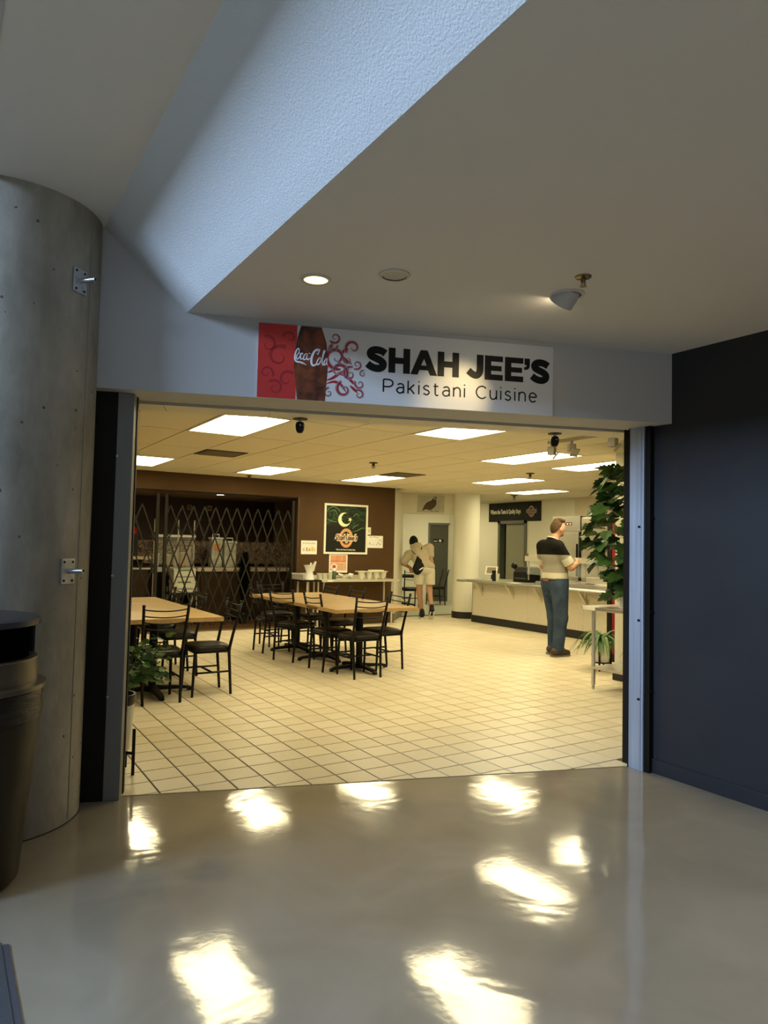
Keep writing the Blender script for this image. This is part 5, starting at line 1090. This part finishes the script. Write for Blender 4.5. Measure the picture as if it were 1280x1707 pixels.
flesh('body', SKIN, mn, [((body,), dict(k=.035, h=.011)), ((face,), dict(k=.012, h=.006)), ((hand(rW, (.85, .45, .25), (0, .35, 1), (-.35, .9, .1)) + [cap(rE, rW, .046, .030)],), dict(k=.008, h=.0045)), ((hand(lW, (.85, -.45, .25), (0, -.35, 1), (-.35, -.9, .1)) + [cap(lE, lW, .046, .030)],), dict(k=.008, h=.0045))])
for s in (-1, 1): MB().lathe([(0, -.006), (.008, -.004), (.011, 0), (.008, .004), (0, .006)], 12, close=False).build('eye', M('eye_dark', (.05, .03, .02), .3), mn, smooth=True, loc=(.128, s * .028, 1.672))
shirt = [ell((.005, 0, 1.05), (.150, .172, .20)), ell((.01, 0, 1.15), (.150, .170, .18)), ell((-.040, 0, 1.33), (.138, .174, .19)), cap((-.08, -.120, 1.435), (-.08, .120, 1.435), .086), cap((-.05, 0, 1.46), (-.035, 0, 1.515), .082, .074),
         cap(rS, vlerp(rS, rE, .62), .072, .070), cap(lS, vlerp(lS, lE, .62), .072, .070), cap((0, -.06, 1.0), (0, .06, 1.0), .135, s=(1, 1, 1))]
flesh('shirt', band_mat('polo_bands', [(0, (.60, .56, .44)), (1.085, (.30, .285, .235)), (1.315, (.008, .0075, .007))]), mn, [((shirt,), dict(k=.035, h=.010, halfs=(((0, 0, 1.0), (0, 0, -1)), ((-.04, 0, 1.535), (.35, 0, .93)))))])
for S_0, E_0 in ((rS, rE), (lS, lE)): flesh('sleeve_cuff', M('cuff_cream', (.56, .54, .44), .85), mn, [(([cap(vlerp(S_0, E_0, .50), vlerp(S_0, E_0, .80), .071, .070)],), dict(k=.01, h=.01, halfs=((vlerp(S_0, E_0, .88), np.array(Vector(E_0) - Vector(S_0)) / (Vector(E_0) - Vector(S_0)).length), (vlerp(S_0, E_0, .52), -np.array(Vector(E_0) - Vector(S_0)) / (Vector(E_0) - Vector(S_0)).length))))])
MB().tube([(-.04 + .077 * math.cos(a), .080 * math.sin(a), 1.527 - .03 * math.cos(a)) for a in [2 * math.pi * i / 20 for i in range(21)]], .009, 6, caps=False).build('collar', M('collar_white', (.62, .60, .52), .8), mn, smooth=True)
jeans = [cap((rA[0], rA[1], .075), rK, .074, .088), cap(rK, rH, .088, .122), cap((lA[0], lA[1], .075), lK, .074, .088), cap(lK, lH, .088, .122), ell((-.012, 0, .95), (.150, .178, .13)), cap((0, -.07, 1.0), (0, .07, 1.0), .125)]
flesh('jeans', JEAN, mn, [((jeans,), dict(k=.03, h=.011, halfs=(((0, 0, 1.015), (0, 0, 1)), ((0, 0, .055), (0, 0, -1)))))])
MB().tube([(.0 + .150 * math.cos(a), .188 * math.sin(a), .992) for a in [2 * math.pi * i / 28 for i in range(29)]], .016, 6, caps=False).build('belt', M('belt_brown', (.03, .015, .008), .5), mn, smooth=True)
MB().box(-.170, -.160, -.06, .03, .975, .997).build('belt_patch', M('leather_tan', (.26, .12, .05), .6), mn)
for yy in (-.085, .085): MB().box(-.012, .006, -.050, .050, .80, .915).build('back_pocket', JEAN, mn, bevel=.006, loc=(-.137, yy, 0)).rotation_euler = (0, R(4), -yy * 4.2)
SHOE = M('brown_shoe', (.060, .040, .022), .6); SOLE = M('grey_sole', (.20, .17, .12), .7)
for (x, y) in ((-.03, -.105), (.09, .115)):
    flesh('shoe', SHOE, mn, [(([cap((x - .055, y, .065), (x + .02, y, .075), .052, .050), cap((x + .02, y, .07), (x + .165, y * 1.03, .045), .050, .036)],), dict(k=.03, h=.008, halfs=(((0, 0, .018), (0, 0, -1)),)))])
    MB().prism([(x - .10, y - .038), (x - .06, y - .052), (x + .06, y - .048), (x + .15, y - .046), (x + .20, y - .02), (x + .20, y + .02), (x + .15, y + .046), (x + .06, y + .048), (x - .06, y + .052), (x - .10, y + .038)], 0, .022).build('sole', SOLE, mn, bevel=.004)
flesh('hair', HAIRB, mn, [(([ell((HC[0] - .008, 0, HC[2] + .014), (.106, .087, .124), .42)],), dict(k=.02, h=.007, halfs=(((.032, 0, 1.70), (.80, 0, -.60)),))), (([cap((.10, -.045, 1.770), (.115, .04, 1.762), .026, .022), cap((.05, -.05, 1.775), (.05, .05, 1.775), .032), cap((.07, 0, 1.79), (.12, .01, 1.772), .022, .016)],), dict(k=.02, h=.007))])
ph = thing('phone', 'dark smartphone held in both hands by the man in jeans', 'phone', (5.80 + .315, 2.72 + .035, 1.222), R(6))
b_ = MB().box(-.007, .007, -.062, .062, -.036, .036).build('case', BLACKP, ph, bevel=.004); b_.rotation_euler = (0, R(-52), 0); MB().box(-.0085, -.007, -.056, .056, -.031, .031).build('screen', M('phone_screen', (.10, .10, .11), .15), b_)
# --- the leaning person with the drawstring bag
by = thing('person', 'person in beige short-sleeved hoodie and cream shorts leaning over, seen from behind', 'person', (6.82, 7.20, 0), R(62))
BK2 = M('drawstring_black', (.008, .008, .008), .6, spec=.15); HOOD = M('hoodie_beige', (.42, .36, .235), .85, c2=(.46, .40, .27), ns=9); SHRT = M('shorts_cream', (.56, .53, .41), .85, c2=(.60, .57, .45), ns=9); SKIN2 = M('skin_tan', (.40, .215, .12), .55)
la, lk, lh = (.04, .0, .09), (.05, .055, .50), (.0, .065, .92); ra, rk, rh = (-.17, -.165, .185), (.02, -.135, .555), (.0, -.125, .92)
rs, re, rw = (.13, -.135, 1.365), (-.02, -.155, 1.10), (.10, -.150, .99); ls, le, lw = (.16, .265, 1.22), (.13, .375, 1.05), (.28, .215, .965)
CH_, NK, HD = (.10, .06, 1.20), (.19, .135, 1.37), (.245, .165, 1.475)
body = [cap(la, lk, .040, .055), cap(lk, lh, .057, .080), cap(ra, rk, .040, .055), cap(rk, rh, .057, .080), cap((.0, 0, .06), (.12, .0, .05), .030, .024), cap((-.175, -.165, .16), (-.09, -.17, .06), .030, .024),
        ell((.0, -.03, .97), (.11, .15, .13)), cap((.02, -.02, 1.02), CH_, .12, .13), cap(CH_, NK, .12, .055), cap(rs, ls, .055), cap(NK, HD, .055, .055), cap(rs, re, .05, .040), cap(re, rw, .040, .028), cap(ls, le, .05, .040), cap(le, lw, .040, .028)]
face = [ell(HD, (.090, .074, .112), .55), ell((.305, .165, 1.425), (.04, .04, .04)), cap((.335, .165, 1.47), (.352, .165, 1.44), .009, .012), ell((.25, .090, 1.46), (.02, .010, .03)), ell((.25, .240, 1.46), (.02, .010, .03))]
flesh('body', SKIN2, by, [((body,), dict(k=.035, h=.011)), ((face,), dict(k=.012, h=.007)), ((hand(rw, (.7, .1, -.7), (.5, .2, .6), (-.2, .9, 0)),), dict(k=.008, h=.005)), ((hand(lw, (.8, -.3, -.5), (.3, -.8, .2), (-.2, -.2, -.9)),), dict(k=.008, h=.005))])
top = [cap((.01, -.02, 1.00), CH_, .150, .160), cap(CH_, (.155, .10, 1.31), .155, .10), cap(rs, ls, .082), cap(rs, vlerp(rs, re, .52), .080, .076), cap(ls, vlerp(ls, le, .75), .080, .080), cap((.12, .08, 1.40), (.20, .17, 1.39), .072, .07), cap((0, -.10, .99), (0, .05, .99), .135)]
flesh('hoodie', HOOD, by, [((top,), dict(k=.045, h=.011, halfs=(((0, 0, .985), (0, 0, -1)), ((.215, .15, 1.425), (.45, .25, .85)))))])
sh = [cap((.045, .062, .62), lh, .092, .112), cap((.0, -.150, .66), rh, .092, .112), ell((-.01, -.03, .95), (.145, .175, .12))]
flesh('shorts', SHRT, by, [((sh,), dict(k=.018, h=.010, halfs=(((0, 0, 1.0), (0, 0, 1)), ((0, 0, .655), (0, 0, -1)))))])
flesh('hair', HAIRK, by, [(([ell((HD[0] - .008, HD[1], HD[2] + .012), (.103, .086, .118), .55)],), dict(k=.01, h=.008, halfs=(((.275, .165, 1.46), (.75, 0, -.66)),)))])
WS = M('white_sole', (.66, .64, .54), .6)
flesh('shoe', BLACKP, by, [(([cap((-.03, 0, .075), (.03, 0, .09), .050, .048), cap((.03, 0, .07), (.17, 0, .045), .048, .036), cap((.0, 0, .10), (.0, 0, .15), .045, .044)],), dict(k=.03, h=.009, halfs=(((0, 0, .02), (0, 0, -1)),)))])
MB().prism([(-.085, -.036), (-.05, -.050), (.10, -.046), (.19, -.03), (.205, 0), (.19, .03), (.10, .046), (-.05, .050), (-.085, .036)], 0, .026).build('sole', WS, by, bevel=.004)
flesh('shoe', BLACKP, by, [(([cap((-.19, -.165, .175), (-.14, -.165, .13), .048, .048), cap((-.14, -.165, .12), (-.045, -.17, .042), .048, .034), cap((-.17, -.165, .20), (-.16, -.165, .25), .044)],), dict(k=.03, h=.009))])
so_ = MB().prism([(-.10, -.034), (-.06, -.048), (.06, -.046), (.13, -.03), (.145, 0), (.13, .03), (.06, .046), (-.06, .048), (-.10, .034)], -.012, .012).build('sole', WS, by, bevel=.004); so_.location = (-.155, -.168, .088); so_.rotation_euler = (0, R(48), 0)
bg = thing('drawstring_bag', 'black drawstring bag slung on the back of the leaning person', 'bag', (6.82, 7.20, 0), R(62))
flesh('bag', BK2, bg, [(([cap((-.115, .125, .98), (-.075, .085, 1.08), .085, .075, s=(1.5, 1, 1)), cap((-.135, .12, .92), (-.115, .06, 1.0), .075, .08, s=(1.5, 1, 1)), cap((-.075, .10, 1.10), (-.055, .115, 1.19), .055, .018)],), dict(k=.03, h=.009))])
for pts in ([(-.055, .115, 1.18), (-.025, .16, 1.24), (.03, .22, 1.30)], [(-.055, .115, 1.18), (-.03, .06, 1.27), (.04, .02, 1.38)], [(-.12, .03, .98), (-.11, -.03, 1.05), (-.06, -.09, 1.12)]): MB().tube(pts, .008, 6).build('cord', BK2, bg)
w_ = MB().box(-.045, .045, -.002, .0, -.010, .010).build('white_logo', PAPER, bg); w_.location = (-.190, .055, .965); w_.rotation_euler = (0, R(-33), R(-90));
